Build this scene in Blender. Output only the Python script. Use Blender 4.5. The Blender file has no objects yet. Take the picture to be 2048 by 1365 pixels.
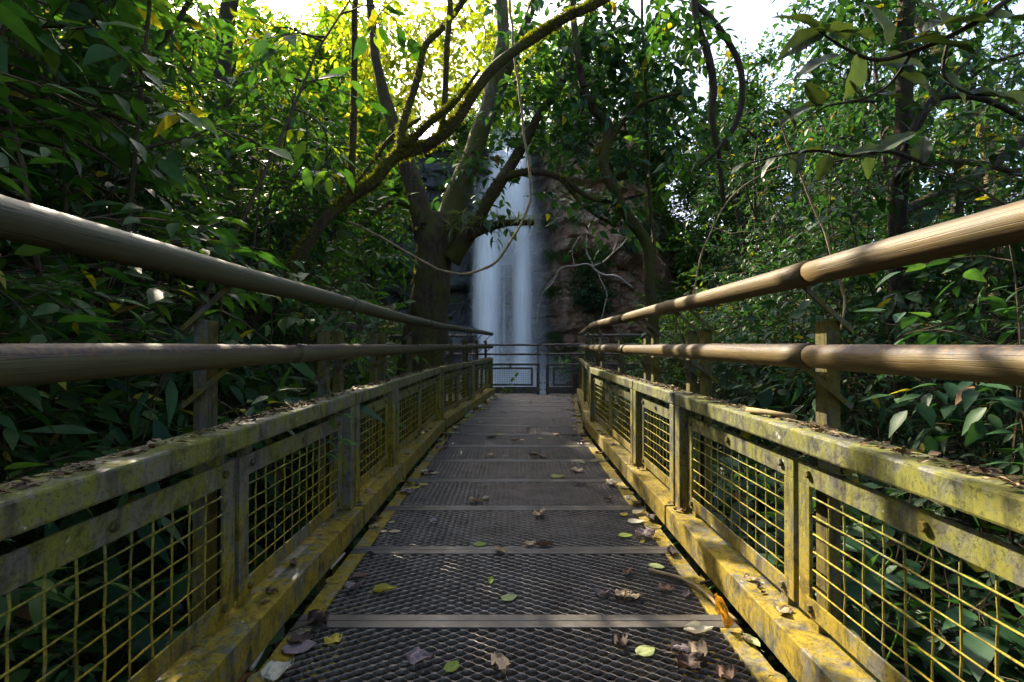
import bpy, math, random
import numpy as np
from mathutils import Vector, Matrix, noise

# ------------------------------------------------------------------ camera, sky, sun, exposure
scene = bpy.context.scene
COL = scene.collection
cam_d = bpy.data.cameras.new('camera')
cam = bpy.data.objects.new('camera', cam_d)
COL.objects.link(cam)
cam.location = (0, 0, 0.8)
cam.rotation_euler = (math.radians(90.43), 0, 0)
cam_d.sensor_width = 36
cam_d.lens = 36 * 1000 / 2048
cam_d.clip_start = 0.02
cam_d.clip_end = 600
scene.camera = cam

SUN = Vector((-0.66, 1.0, 0.92)).normalized()          # direction towards the sun
sun_el = math.asin(SUN.z)
sun_az = math.atan2(SUN.x, SUN.y)
world = bpy.data.worlds.new('World')
scene.world = world
world.use_nodes = True
wn = world.node_tree
bgn = wn.nodes['Background']
sky = wn.nodes.new('ShaderNodeTexSky')
sky.sky_type = 'NISHITA'
sky.sun_disc = False
sky.sun_elevation = sun_el
sky.sun_rotation = sun_az
sky.air_density = 0.8
sky.dust_density = 4.0
sky.ozone_density = 0.6
wn.links.new(sky.outputs[0], bgn.inputs[0])
bgn.inputs[1].default_value = 0.15
sun_d = bpy.data.lights.new('sun', 'SUN')
sun_d.energy = 4.5
sun_d.angle = math.radians(0.5)
sun_d.color = (1.0, 0.87, 0.66)
sun_o = bpy.data.objects.new('sun', sun_d)
COL.objects.link(sun_o)
sun_o.rotation_euler = SUN.to_track_quat('Z', 'Y').to_euler()
sun_o.location = SUN * 60
vs = scene.view_settings
vs.view_transform = 'Standard'
vs.look = 'None'
vs.gamma = 1
vs.exposure = 2.15
vs.use_curve_mapping = False
cy = scene.cycles
cy.max_bounces = 4
cy.diffuse_bounces = 2
cy.glossy_bounces = 2
cy.transmission_bounces = 3
cy.transparent_max_bounces = 12
cy.use_adaptive_sampling = True
cy.adaptive_threshold = 0.03
cy.use_denoising = True
cy.use_light_tree = False
cy.sample_clamp_indirect = 6.0

R = random.Random(7)
rng = np.random.default_rng(11)
PI = math.pi


def W(px, py, Y):                       # a point of the place from a sight line and a distance
    return Vector(((px - 1024) / 1000 * Y, Y, 0.8 + (690 - py) / 1000 * Y))


# ------------------------------------------------------------------ materials
def newmat(name):
    m = bpy.data.materials.new(name)
    m.use_nodes = True
    nt = m.node_tree
    for n in list(nt.nodes):
        nt.nodes.remove(n)
    out = nt.nodes.new('ShaderNodeOutputMaterial')
    return m, nt, out


class NT:
    def __init__(s, nt):
        s.nt = nt

    def n(s, t, **kw):
        nd = s.nt.nodes.new(t)
        for k, v in kw.items():
            if k.startswith('i_'):
                nd.inputs[k[2:].replace('_', ' ')].default_value = v
            else:
                setattr(nd, k, v)
        return nd

    def l(s, a, b):
        s.nt.links.new(a, b)

    def noise(s, vec, scale, detail=4, rough=0.55, dist=0.0):
        nd = s.n('ShaderNodeTexNoise')
        nd.inputs['Scale'].default_value = scale
        nd.inputs['Detail'].default_value = detail
        nd.inputs['Roughness'].default_value = rough
        nd.inputs['Distortion'].default_value = dist
        if vec is not None:
            s.l(vec, nd.inputs['Vector'])
        return nd.outputs['Fac']

    def ramp(s, fac, stops, mode='LINEAR'):
        nd = s.n('ShaderNodeValToRGB')
        cr = nd.color_ramp
        cr.interpolation = mode
        while len(cr.elements) < len(stops):
            cr.elements.new(0.5)
        for e, (p, c) in zip(cr.elements, stops):
            e.position = p
            e.color = (c, c, c, 1) if isinstance(c, (int, float)) else (*c, 1)
        s.l(fac, nd.inputs[0])
        return nd.outputs[0]

    def mix(s, fac, a, b, mode='MIX'):
        nd = s.n('ShaderNodeMix', data_type='RGBA', blend_type=mode)
        for sock, v in ((nd.inputs[0], fac), (nd.inputs[6], a), (nd.inputs[7], b)):
            if isinstance(v, (int, float)):
                sock.default_value = v
            elif isinstance(v, tuple):
                sock.default_value = (*v, 1)
            else:
                s.l(v, sock)
        return nd.outputs[2]

    def math(s, op, a, b=0.0, clamp=False):
        nd = s.n('ShaderNodeMath', operation=op)
        nd.use_clamp = clamp
        for sock, v in ((nd.inputs[0], a), (nd.inputs[1], b)):
            if isinstance(v, (int, float)):
                sock.default_value = v
            else:
                s.l(v, sock)
        return nd.outputs[0]

    def maprange(s, v, a, b, c, d):
        nd = s.n('ShaderNodeMapRange')
        s.l(v, nd.inputs[0])
        for i, x in enumerate((a, b, c, d)):
            nd.inputs[i + 1].default_value = x
        return nd.outputs[0]

    def scalevec(s, vec, sc):
        nd = s.n('ShaderNodeMapping')
        nd.inputs['Scale'].default_value = sc
        s.l(vec, nd.inputs[0])
        return nd.outputs[0]

    def bump(s, h, strength=0.3, dist=0.01):
        nd = s.n('ShaderNodeBump')
        nd.inputs['Strength'].default_value = strength
        nd.inputs['Distance'].default_value = dist
        s.l(h, nd.inputs['Height'])
        return nd.outputs[0]

    def bsdf(s, col, rough=0.6, metal=0.0, normal=None, spec=0.5):
        nd = s.n('ShaderNodeBsdfPrincipled')
        for k, v in (('Base Color', col), ('Roughness', rough), ('Metallic', metal), ('Specular IOR Level', spec)):
            if isinstance(v, (int, float)):
                nd.inputs[k].default_value = v
            elif isinstance(v, tuple):
                nd.inputs[k].default_value = (*v, 1)
            else:
                s.l(v, nd.inputs[k])
        if normal is not None:
            s.l(normal, nd.inputs['Normal'])
        return nd


def mat_leaf(name, c1, c2, c3=None, trans=0.38, rough=0.52, yellow=0.02, brown=0.01, tboost=1.7):
    m, nt, out = newmat(name)
    g = NT(nt)
    geo = g.n('ShaderNodeNewGeometry')
    oi = g.n('ShaderNodeObjectInfo')
    rnd = geo.outputs['Random Per Island']
    stops = [(0.0, c1), (0.75, c2), (1 - yellow - brown, c3 or c2)]
    col = g.ramp(rnd, stops)
    if yellow > 0:
        m1 = g.math('GREATER_THAN', rnd, 1 - yellow)
        col = g.mix(m1, col, (0.26, 0.22, 0.02))
    if brown > 0:
        m2 = g.math('LESS_THAN', rnd, brown)
        col = g.mix(m2, col, (0.16, 0.09, 0.035))
    tc = g.n('ShaderNodeTexCoord')
    n1 = g.noise(tc.outputs['Object'], 24, 1)
    col = g.mix(0.5, col, g.ramp(n1, [(0.3, 0.62), (0.7, 1.15)]), 'MULTIPLY')
    br = g.maprange(oi.outputs['Random'], 0, 1, 0.75, 1.25)
    col = g.mix(1.0, col, br, 'MULTIPLY')
    p = g.bsdf(col, rough, 0, None, 0.2)
    tr = g.n('ShaderNodeBsdfTranslucent')
    tcol = g.mix(1.0, col, (tboost, tboost * 1.08, tboost * 0.35), 'MULTIPLY')
    g.l(tcol, tr.inputs[0])
    mx = g.n('ShaderNodeMixShader')
    mx.inputs[0].default_value = trans
    g.l(p.outputs[0], mx.inputs[1])
    g.l(tr.outputs[0], mx.inputs[2])
    g.l(mx.outputs[0], out.inputs[0])
    return m


def mat_bigleaf():
    m, nt, out = newmat('leaf_big_dark')
    g = NT(nt)
    tc = g.n('ShaderNodeTexCoord')
    oi = g.n('ShaderNodeObjectInfo')
    sep = g.n('ShaderNodeSeparateXYZ')
    g.l(tc.outputs['Object'], sep.inputs[0])
    ay = g.math('ABSOLUTE', sep.outputs['Y'])
    ph = g.math('SUBTRACT', sep.outputs['X'], g.math('MULTIPLY', ay, 0.75))
    vein = g.math('POWER', g.math('ABSOLUTE', g.math('SINE', g.math('MULTIPLY', ph, 34.0))), 0.35)
    rib = g.maprange(ay, 0.0, 0.012, 0, 1)
    h = g.math('MULTIPLY', vein, rib)
    n1 = g.noise(tc.outputs['Object'], 6, 4, 0.6)
    col = g.mix(n1, (0.016, 0.030, 0.014), (0.050, 0.068, 0.028))
    col = g.mix(g.math('MULTIPLY', g.math('SUBTRACT', 1.0, h), 0.16), col, (0.09, 0.10, 0.05))
    col = g.mix(1.0, col, g.maprange(oi.outputs['Random'], 0, 1, 0.6, 1.4), 'MULTIPLY')
    p = g.bsdf(col, 0.5, 0, g.bump(h, 0.22, 0.006), 0.22)
    tr = g.n('ShaderNodeBsdfTranslucent')
    g.l(g.mix(1.0, col, (1.5, 1.6, 0.5), 'MULTIPLY'), tr.inputs[0])
    mx = g.n('ShaderNodeMixShader')
    mx.inputs[0].default_value = 0.25
    g.l(p.outputs[0], mx.inputs[1])
    g.l(tr.outputs[0], mx.inputs[2])
    g.l(mx.outputs[0], out.inputs[0])
    return m


def mat_bark(name, c1, c2, moss, mossamt=0.5, scale=10):
    m, nt, out = newmat(name)
    g = NT(nt)
    tc = g.n('ShaderNodeTexCoord')
    geo = g.n('ShaderNodeNewGeometry')
    v = g.scalevec(tc.outputs['Object'], (1, 1, 0.35))
    n1 = g.noise(v, scale * 2.2, 8, 0.65)
    n2 = g.noise(tc.outputs['Object'], scale * 0.32, 5, 0.6)
    col = g.mix(g.ramp(n1, [(0.35, 0), (0.65, 1)]), c1, c2)
    nm = g.noise(tc.outputs['Object'], 90, 3)
    mcol = g.mix(nm, tuple(0.5 * x for x in moss), tuple(1.35 * x for x in moss))
    f = g.ramp(n2, [(0.62 - mossamt * 0.4, 0), (0.75 - mossamt * 0.35, 1)])
    col = g.mix(f, col, mcol)
    h = g.math('ADD', n1, g.math('MULTIPLY', nm, 0.6))
    p = g.bsdf(col, 0.85, 0, g.bump(h, 0.8, 0.03), 0.2)
    g.l(p.outputs[0], out.inputs[0])
    return m


def mat_mossy_metal(name, bare=0.0, tint=1.0, dull=1.0, zr=(0.12, 0.5)):
    m, nt, out = newmat(name)
    g = NT(nt)
    tc = g.n('ShaderNodeTexCoord')
    geo = g.n('ShaderNodeNewGeometry')
    pos = geo.outputs['Position']
    sep = g.n('ShaderNodeSeparateXYZ')
    g.l(pos, sep.inputs[0])
    z = sep.outputs['Z']
    low = g.maprange(z, zr[0], zr[1], 1, 0)
    sv = g.scalevec(pos, (1, 1, 0.55))
    big = g.noise(sv, 6.5, 6, 0.62, 0.6)
    fine = g.noise(pos, 55, 6, 0.72)
    patch = g.noise(sv, 22, 5, 0.62, 0.9)
    grey = g.mix(fine, (0.062, 0.064, 0.058), (0.17, 0.162, 0.132))
    rust = g.ramp(g.noise(pos, 14, 6, 0.7), [(0.54, 0), (0.66, 1)])
    grey = g.mix(g.math('MULTIPLY', rust, 0.6), grey, (0.12, 0.075, 0.035))
    olive = g.mix(fine, (0.064, 0.073, 0.010), (0.205, 0.208, 0.034))
    mustard = g.mix(fine, (0.115, 0.077, 0.003), (0.33, 0.238, 0.007))
    mm = g.math('ADD', g.math('MULTIPLY', low, tint), g.math('MULTIPLY', g.math('SUBTRACT', big, 0.52), 1.7), True)
    coat = g.mix(mm, olive, mustard)
    thr = g.math('ADD', g.math('MULTIPLY', low, 0.05), g.math('ADD', g.math('MULTIPLY', big, 0.5), g.math('MULTIPLY', patch, 0.55)))
    fine2 = g.math('ADD', thr, g.math('MULTIPLY', g.math('SUBTRACT', fine, 0.5), 0.25))
    f = g.ramp(fine2, [(0.455 + bare, 0), (0.57 + bare, 1)])
    col = g.mix(f, grey, coat)
    lich = g.ramp(g.noise(pos, 38, 3, 0.5), [(0.70, 0), (0.735, 1)])
    col = g.mix(g.math('MULTIPLY', lich, 0.7), col, (0.42, 0.45, 0.40))
    dark = g.ramp(g.noise(g.scalevec(pos, (3, 3, 0.5)), 14, 4, 0.6), [(0.32, 0.45 * dull), (0.5, dull)])
    col = g.mix(1.0, col, dark, 'MULTIPLY')
    speck = g.ramp(g.noise(pos, 150, 4, 0.7), [(0.36, 0.35), (0.47, 1.0)])
    col = g.mix(0.85, col, speck, 'MULTIPLY')
    grime = g.ramp(g.noise(pos, 17, 5, 0.65, 1.0), [(0.36, 0.38), (0.50, 1.0)])
    col = g.mix(0.9, col, grime, 'MULTIPLY')
    rough = g.ramp(f, [(0, 0.42), (1, 0.9)])
    h = g.math('ADD', g.math('MULTIPLY', f, 0.6), g.math('MULTIPLY', fine, 0.5))
    p = g.bsdf(col, rough, 0.0, g.bump(h, 0.3, 0.003), 0.4)
    g.l(p.outputs[0], out.inputs[0])
    return m


def mat_pole(name, base=(0.36, 0.285, 0.175), grime=0.5):
    m, nt, out = newmat(name)
    g = NT(nt)
    tc = g.n('ShaderNodeTexCoord')
    geo = g.n('ShaderNodeNewGeometry')
    o = tc.outputs['Object']
    grain = g.noise(g.scalevec(o, (40, 1.6, 40)), 2.2, 6, 0.65, 0.3)
    blot = g.noise(g.scalevec(o, (3, 1.2, 3)), 4, 5, 0.6)
    fine = g.noise(o, 90, 4)
    c = g.mix(grain, tuple(0.55 * x for x in base), tuple(1.25 * x for x in base))
    c = g.mix(g.ramp(blot, [(0.4, 0), (0.7, 0.6)]), c, (0.050, 0.052, 0.030))
    crack = g.ramp(g.noise(g.scalevec(o, (26, 0.35, 26)), 3.0, 2, 0.4), [(0.487, 1), (0.5, 0.08), (0.513, 1)])
    c = g.mix(0.7, c, crack, 'MULTIPLY')
    sep = g.n('ShaderNodeSeparateXYZ')
    g.l(geo.outputs['Normal'], sep.inputs[0])
    up = g.math('ADD', sep.outputs['Z'], g.math('MULTIPLY', g.math('SUBTRACT', blot, 0.5), 1.2))
    up = g.math('ADD', up, g.math('MULTIPLY', g.math('SUBTRACT', fine, 0.5), 0.7))
    dirt = g.ramp(up, [(0.80 - grime * 0.85, 0), (0.95 - grime * 0.82, 1)])
    dcol = g.mix(g.ramp(fine, [(0.4, 0), (0.66, 1)]), (0.018, 0.017, 0.021), (0.085, 0.050, 0.024))
    c = g.mix(g.math('MULTIPLY', dirt, 0.9 if grime > 0.4 else 0.25), c, dcol)
    p = g.bsdf(c, 0.55, 0, g.bump(g.math('ADD', grain, g.math('MULTIPLY', crack, 0.6)), 0.35, 0.004), 0.18)
    g.l(p.outputs[0], out.inputs[0])
    return m


def mat_simple(name, c1, c2, scale=20, rough=0.7, metal=0.0, bump=0.3, bdist=0.005, spec=0.4, coord='Object'):
    m, nt, out = newmat(name)
    g = NT(nt)
    tc = g.n('ShaderNodeTexCoord')
    geo = g.n('ShaderNodeNewGeometry')
    src = geo.outputs['Position'] if coord == 'Position' else tc.outputs['Object']
    n1 = g.noise(src, scale, 6, 0.65)
    col = g.mix(g.ramp(n1, [(0.3, 0), (0.7, 1)]), c1, c2)
    p = g.bsdf(col, rough, metal, g.bump(n1, bump, bdist), spec)
    g.l(p.outputs[0], out.inputs[0])
    return m


def mat_fallen(name, c1, c2, trans=0.15):
    m, nt, out = newmat(name)
    g = NT(nt)
    tc = g.n('ShaderNodeTexCoord')
    n1 = g.noise(tc.outputs['Object'], 38, 5, 0.7)
    n2 = g.noise(tc.outputs['Object'], 130, 3, 0.6)
    col = g.mix(g.ramp(n1, [(0.38, 0), (0.62, 1)]), c1, c2)
    spots = g.ramp(n2, [(0.66, 1), (0.72, 0.3)])
    col = g.mix(0.8, col, spots, 'MULTIPLY')
    p = g.bsdf(col, 0.6, 0, g.bump(n1, 0.5, 0.003), 0.3)
    tr = g.n('ShaderNodeBsdfTranslucent')
    g.l(col, tr.inputs[0])
    mx = g.n('ShaderNodeMixShader')
    mx.inputs[0].default_value = trans
    g.l(p.outputs[0], mx.inputs[1])
    g.l(tr.outputs[0], mx.inputs[2])
    g.l(mx.outputs[0], out.inputs[0])
    return m


def mat_rock():
    m, nt, out = newmat('cliff_rock')
    g = NT(nt)
    geo = g.n('ShaderNodeNewGeometry')
    pos = geo.outputs['Position']
    sep = g.n('ShaderNodeSeparateXYZ')
    g.l(pos, sep.inputs[0])
    lay = g.noise(g.scalevec(pos, (0.35, 0.35, 1.6)), 1.3, 7, 0.65, 0.8)
    fine = g.noise(pos, 5.5, 9, 0.72)
    red = g.mix(g.ramp(fine, [(0.32, 0), (0.7, 1)]), (0.12, 0.062, 0.034), (0.44, 0.26, 0.155))
    pale = g.mix(fine, (0.30, 0.22, 0.15), (0.56, 0.47, 0.37))
    col = g.mix(g.ramp(lay, [(0.5, 0), (0.66, 0.75)]), red, pale)
    wet = g.mix(fine, (0.022, 0.024, 0.025), (0.11, 0.115, 0.11))
    wx = g.math('ADD', sep.outputs['X'], g.math('MULTIPLY', g.math('SUBTRACT', lay, 0.5), 3.0))
    wf = g.maprange(wx, 0.9, 2.4, 1, 0)
    col = g.mix(wf, col, wet)
    ms = g.noise(g.scalevec(pos, (1, 1, 0.4)), 1.6, 6, 0.6)
    mf = g.ramp(ms, [(0.54, 0), (0.64, 0.8)])
    col = g.mix(mf, col, g.mix(fine, (0.02, 0.035, 0.012), (0.07, 0.10, 0.025)))
    rough = g.maprange(wf, 0, 1, 0.85, 0.35)
    p = g.bsdf(col, rough, 0, g.bump(g.math('ADD', fine, lay), 0.9, 0.12), 0.4)
    g.l(p.outputs[0], out.inputs[0])
    return m


def mat_water_fall():
    # density of the falling water comes from the 'flow' attribute of each strand of the fall
    m, nt, out = newmat('falling_water')
    g = NT(nt)
    at = g.n('ShaderNodeAttribute', attribute_name='flow')
    uv = g.n('ShaderNodeTexCoord')
    v = g.scalevec(uv.outputs['Object'], (7, 7, 0.10))
    n1 = g.noise(v, 1.0, 5, 0.6)
    v2 = g.scalevec(uv.outputs['Object'], (22, 22, 0.16))
    n2 = g.noise(v2, 1.0, 4, 0.6)
    st = g.math('ADD', g.math('MULTIPLY', g.math('SUBTRACT', n1, 0.5), 0.85), g.math('MULTIPLY', g.math('SUBTRACT', n2, 0.5), 0.55))
    a = g.math('MULTIPLY', at.outputs['Fac'], g.math('ADD', st, 1.0, True))
    a = g.math('MULTIPLY', a, 1.25, True)
    d = g.n('ShaderNodeBsdfDiffuse')
    d.inputs[0].default_value = (0.96, 0.96, 0.94, 1)
    tl = g.n('ShaderNodeBsdfTranslucent')
    tl.inputs[0].default_value = (0.96, 0.96, 0.94, 1)
    mm = g.n('ShaderNodeMixShader')
    mm.inputs[0].default_value = 0.15
    g.l(d.outputs[0], mm.inputs[1])
    g.l(tl.outputs[0], mm.inputs[2])
    t = g.n('ShaderNodeBsdfTransparent')
    mx = g.n('ShaderNodeMixShader')
    g.l(a, mx.inputs[0])
    g.l(t.outputs[0], mx.inputs[1])
    g.l(mm.outputs[0], mx.inputs[2])
    g.l(mx.outputs[0], out.inputs[0])
    return m


def mat_pool():
    m, nt, out = newmat('pool_water')
    g = NT(nt)
    geo = g.n('ShaderNodeNewGeometry')
    n1 = g.noise(geo.outputs['Position'], 2.5, 4)
    p = g.bsdf((0.16, 0.22, 0.25), 0.3, 0, g.bump(n1, 0.4, 0.05), 0.5)
    g.l(p.outputs[0], out.inputs[0])
    return m


M = {}
M['metal'] = mat_mossy_metal('mossy_painted_steel')
M['metal_top'] = mat_mossy_metal('algae_stained_steel', -0.01, 0.45)
M['post'] = mat_mossy_metal('mossy_rusty_post', 0.0, 0.8, 0.52, (0.2, 1.6))
M['wire'] = mat_mossy_metal('mossy_wire', -0.08, 1.2, 1.25)
M['deck'] = mat_simple('worn_deck_steel', (0.055, 0.045, 0.035), (0.118, 0.106, 0.092), 9, 0.40, 0.5, 0.15, 0.002, 0.5, 'Position')
M['deckbar'] = mat_simple('worn_deck_bar', (0.062, 0.053, 0.043), (0.125, 0.118, 0.106), 7, 0.38, 0.4, 0.2, 0.002, 0.5, 'Position')
M['pole'] = mat_pole('bamboo_pole', (0.116, 0.079, 0.030), 0.1)
M['pole_grey'] = mat_pole('weathered_bamboo_pole', (0.066, 0.068, 0.036), 0.1)
M['pole_dirty_grey'] = mat_pole('weathered_bamboo_pole_soiled', (0.082, 0.074, 0.032), 0.6)
M['pole_dirty'] = mat_pole('bamboo_pole_soiled', (0.116, 0.080, 0.028), 0.6)
M['brown_steel'] = mat_simple('brown_rail_paint', (0.045, 0.035, 0.028), (0.13, 0.10, 0.075), 16, 0.6, 0, 0.3, 0.004, 0.4, 'Position')
M['timber'] = mat_simple('weathered_timber', (0.12, 0.085, 0.05), (0.24, 0.18, 0.11), 14, 0.8, 0, 0.4, 0.006, 0.3)
M['board'] = mat_simple('dark_board', (0.03, 0.018, 0.014), (0.05, 0.028, 0.02), 20, 0.5)
M['orange'] = mat_simple('orange_line', (0.30, 0.12, 0.03), (0.36, 0.16, 0.05), 20, 0.5)
M['rust'] = mat_simple('rusty_bolt', (0.10, 0.045, 0.02), (0.22, 0.13, 0.06), 60, 0.75, 0, 0.5, 0.002, 0.3, 'Position')
M['soil'] = mat_simple('forest_soil', (0.022, 0.015, 0.010), (0.075, 0.052, 0.034), 5, 0.95, 0, 0.9, 0.05, 0.1, 'Position')
M['litter'] = mat_leaf('leaf_litter', (0.05, 0.030, 0.018), (0.17, 0.105, 0.06), (0.26, 0.19, 0.12), 0.1, 0.7, 0, 0)
M['crumb'] = mat_leaf('litter_crumbs', (0.025, 0.016, 0.010), (0.10, 0.06, 0.03), (0.30, 0.23, 0.16), 0.05, 0.8, 0, 0)
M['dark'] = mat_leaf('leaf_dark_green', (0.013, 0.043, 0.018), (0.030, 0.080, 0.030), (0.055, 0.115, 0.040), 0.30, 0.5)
M['mid'] = mat_leaf('leaf_mid_green', (0.020, 0.062, 0.016), (0.043, 0.106, 0.024), (0.085, 0.150, 0.028), 0.38, 0.52)
M['lime'] = mat_leaf('leaf_young_green', (0.065, 0.15, 0.014), (0.12, 0.23, 0.02), (0.20, 0.28, 0.025), 0.46, 0.5, 0.02)
M['backlit'] = mat_leaf('leaf_backlit_tone', (0.10, 0.15, 0.012), (0.20, 0.22, 0.018), (0.30, 0.26, 0.02), 0.5, 0.4, 0.12)  # backlit sun glow put into a yellower, more translucent leaf
M['bigleaf'] = mat_bigleaf()
M['moss'] = mat_leaf('moss_tufts', (0.05, 0.06, 0.008), (0.12, 0.12, 0.012), (0.22, 0.19, 0.02), 0.4, 0.8, 0, 0)
M['strap'] = mat_leaf('strap_leaf', (0.09, 0.12, 0.05), (0.17, 0.20, 0.10), (0.26, 0.28, 0.17), 0.35, 0.5, 0, 0.05)
M['bark_moss'] = mat_bark('mossy_bark', (0.020, 0.014, 0.009), (0.075, 0.052, 0.030), (0.06, 0.058, 0.010), 0.5)
M['bark_pale'] = mat_bark('pale_bark', (0.055, 0.046, 0.030), (0.16, 0.135, 0.09), (0.075, 0.075, 0.018), 0.6)
M['bark_dark'] = mat_bark('dark_bark', (0.018, 0.013, 0.009), (0.06, 0.045, 0.03), (0.045, 0.05, 0.012), 0.3)
M['bark_tan'] = mat_bark('tan_bark', (0.11, 0.075, 0.04), (0.26, 0.19, 0.11), (0.10, 0.10, 0.03), 0.2)
M['twig'] = mat_simple('twig_bark', (0.030, 0.022, 0.013), (0.085, 0.065, 0.035), 30, 0.85, 0, 0.3, 0.003, 0.2)
M['liana'] = mat_simple('liana_bark', (0.12, 0.085, 0.04), (0.28, 0.21, 0.11), 18, 0.8, 0, 0.4, 0.004, 0.2)
M['deadwood'] = mat_simple('bleached_wood', (0.16, 0.13, 0.095), (0.36, 0.32, 0.26), 10, 0.8, 0, 0.3, 0.01, 0.2)
M['rock'] = mat_rock()
M['wetrock'] = mat_simple('wet_rock', (0.010, 0.011, 0.012), (0.05, 0.052, 0.05), 3, 0.3, 0, 0.9, 0.08, 0.5, 'Position')
M['fall'] = mat_water_fall()
M['pool'] = mat_pool()
FALLEN = {
    'brown': mat_fallen('fallen_brown', (0.07, 0.035, 0.02), (0.20, 0.12, 0.075)),
    'tan': mat_fallen('fallen_tan', (0.26, 0.18, 0.10), (0.44, 0.34, 0.22)),
    'dark brown': mat_fallen('fallen_dark', (0.02, 0.012, 0.010), (0.065, 0.038, 0.030)),
    'yellow': mat_fallen('fallen_yellow', (0.28, 0.22, 0.02), (0.46, 0.40, 0.05), 0.3),
    'pale green': mat_fallen('fallen_pale_green', (0.20, 0.25, 0.08), (0.34, 0.38, 0.18), 0.3),
    'green': mat_fallen('fallen_green', (0.10, 0.17, 0.02), (0.22, 0.28, 0.04), 0.3),
    'mauve grey': mat_fallen('fallen_mauve', (0.12, 0.085, 0.085), (0.26, 0.21, 0.22)),
    'orange': mat_fallen('fallen_orange', (0.40, 0.09, 0.01), (0.55, 0.36, 0.02), 0.45),
    'pale': mat_fallen('fallen_pale', (0.38, 0.34, 0.24), (0.58, 0.54, 0.42), 0.2),
}


# ------------------------------------------------------------------ helpers for meshes and objects
class MB:
    def __init__(s):
        s.v = []
        s.f = []

    def box(s, x0, x1, y0, y1, z0, z1):
        b = len(s.v)
        s.v += [(x0, y0, z0), (x1, y0, z0), (x1, y1, z0), (x0, y1, z0), (x0, y0, z1), (x1, y0, z1), (x1, y1, z1), (x0, y1, z1)]
        s.f += [(b, b + 3, b + 2, b + 1), (b + 4, b + 5, b + 6, b + 7), (b, b + 1, b + 5, b + 4), (b + 1, b + 2, b + 6, b + 5),
                (b + 2, b + 3, b + 7, b + 6), (b + 3, b, b + 4, b + 7)]
        return s

    def bar(s, p, q, w, h, up=(0, 0, 1)):
        p, q = Vector(p), Vector(q)
        d = (q - p).normalized()
        a = d.cross(Vector(up)).normalized()
        c = a.cross(d)
        b = len(s.v)
        for e in (p, q):
            for i, j in ((-1, -1), (1, -1), (1, 1), (-1, 1)):
                s.v.append(tuple(e + a * (i * w / 2) + c * (j * h / 2)))
        s.f += [(b + 3, b + 2, b + 1, b), (b + 4, b + 5, b + 6, b + 7)]
        for i in range(4):
            j = (i + 1) % 4
            s.f.append((b + i, b + j, b + 4 + j, b + 4 + i))
        return s

    def tube(s, pts, rad, sides=6, cap=True, ecc=None):
        pts = [Vector(p) for p in pts]
        n = len(pts)
        if not isinstance(rad, (list, tuple)):
            rad = [rad] * n
        b = len(s.v)
        up = Vector((0, 0, 1))
        t0 = (pts[1] - pts[0]).normalized()
        if abs(t0.z) > 0.9:
            up = Vector((1, 0, 0))
        a = t0.cross(up).normalized()
        for i in range(n):
            t = (pts[min(i + 1, n - 1)] - pts[max(i - 1, 0)]).normalized()
            a = (a - t * a.dot(t))
            a = a.normalized() if a.length > 1e-6 else t.orthogonal().normalized()
            c = t.cross(a)
            for k in range(sides):
                an = 2 * PI * k / sides
                rr = rad[i]
                if ecc:
                    rr *= 1 + ecc * noise.noise(pts[i] * 2.7 + Vector((math.cos(an), math.sin(an), 0)) * 1.3)
                s.v.append(tuple(pts[i] + (a * math.cos(an) + c * math.sin(an)) * rr))
        for i in range(n - 1):
            for k in range(sides):
                k2 = (k + 1) % sides
                s.f.append((b + i * sides + k, b + i * sides + k2, b + (i + 1) * sides + k2, b + (i + 1) * sides + k))
        if cap:
            s.f.append(tuple(b + k for k in reversed(range(sides))))
            s.f.append(tuple(b + (n - 1) * sides + k for k in range(sides)))
        return s

    def mesh(s, name, smooth=False):
        me = bpy.data.meshes.new(name)
        me.from_pydata(s.v, [], s.f)
        if smooth:
            me.polygons.foreach_set('use_smooth', [True] * len(me.polygons))
        me.update()
        return me

    def build(s, name, mat, parent=None, smooth=False, bevel=0):
        return link(name, s.mesh(name, smooth), mat, parent, bevel)


def link(name, me, mat, parent=None, bevel=0, loc=None, rot=None):
    if mat is not None and not me.materials:
        me.materials.append(mat if not isinstance(mat, str) else M[mat])
    o = bpy.data.objects.new(name, me)
    COL.objects.link(o)
    if parent is not None:
        o.parent = parent
    if loc is not None:
        o.location = loc
    if rot is not None:
        o.rotation_euler = rot
    if bevel:
        bv = o.modifiers.new('bevel', 'BEVEL')
        bv.width = bevel
        bv.segments = 2
        bv.limit_method = 'ANGLE'
    return o


def tag(o, label=None, cat=None, group=None, kind=None):
    if label:
        o['label'] = label
    if cat:
        o['category'] = cat
    if group:
        o['group'] = group
    if kind:
        o['kind'] = kind
    return o


def thing(name, label, cat, loc=(0, 0, 0), rz=0.0, group=None):
    o = bpy.data.objects.new(name, None)
    COL.objects.link(o)
    o.location = loc
    o.rotation_euler = (0, 0, rz)
    o.empty_display_size = 0.1
    return tag(o, label, cat, group)


def trimesh(name, verts, tris, smooth=False):
    verts = np.asarray(verts, np.float32).reshape(-1, 3)
    tris = np.asarray(tris, np.int32).reshape(-1, 3)
    me = bpy.data.meshes.new(name)
    me.vertices.add(len(verts))
    me.vertices.foreach_set('co', verts.ravel())
    me.loops.add(tris.size)
    me.loops.foreach_set('vertex_index', tris.ravel())
    me.polygons.add(len(tris))
    me.polygons.foreach_set('loop_start', np.arange(0, tris.size, 3, dtype=np.int32))
    me.polygons.foreach_set('loop_total', np.full(len(tris), 3, np.int32))
    if smooth:
        me.polygons.foreach_set('use_smooth', np.ones(len(tris), bool))
    me.update(calc_edges=True)
    me.validate()
    return me


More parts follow.
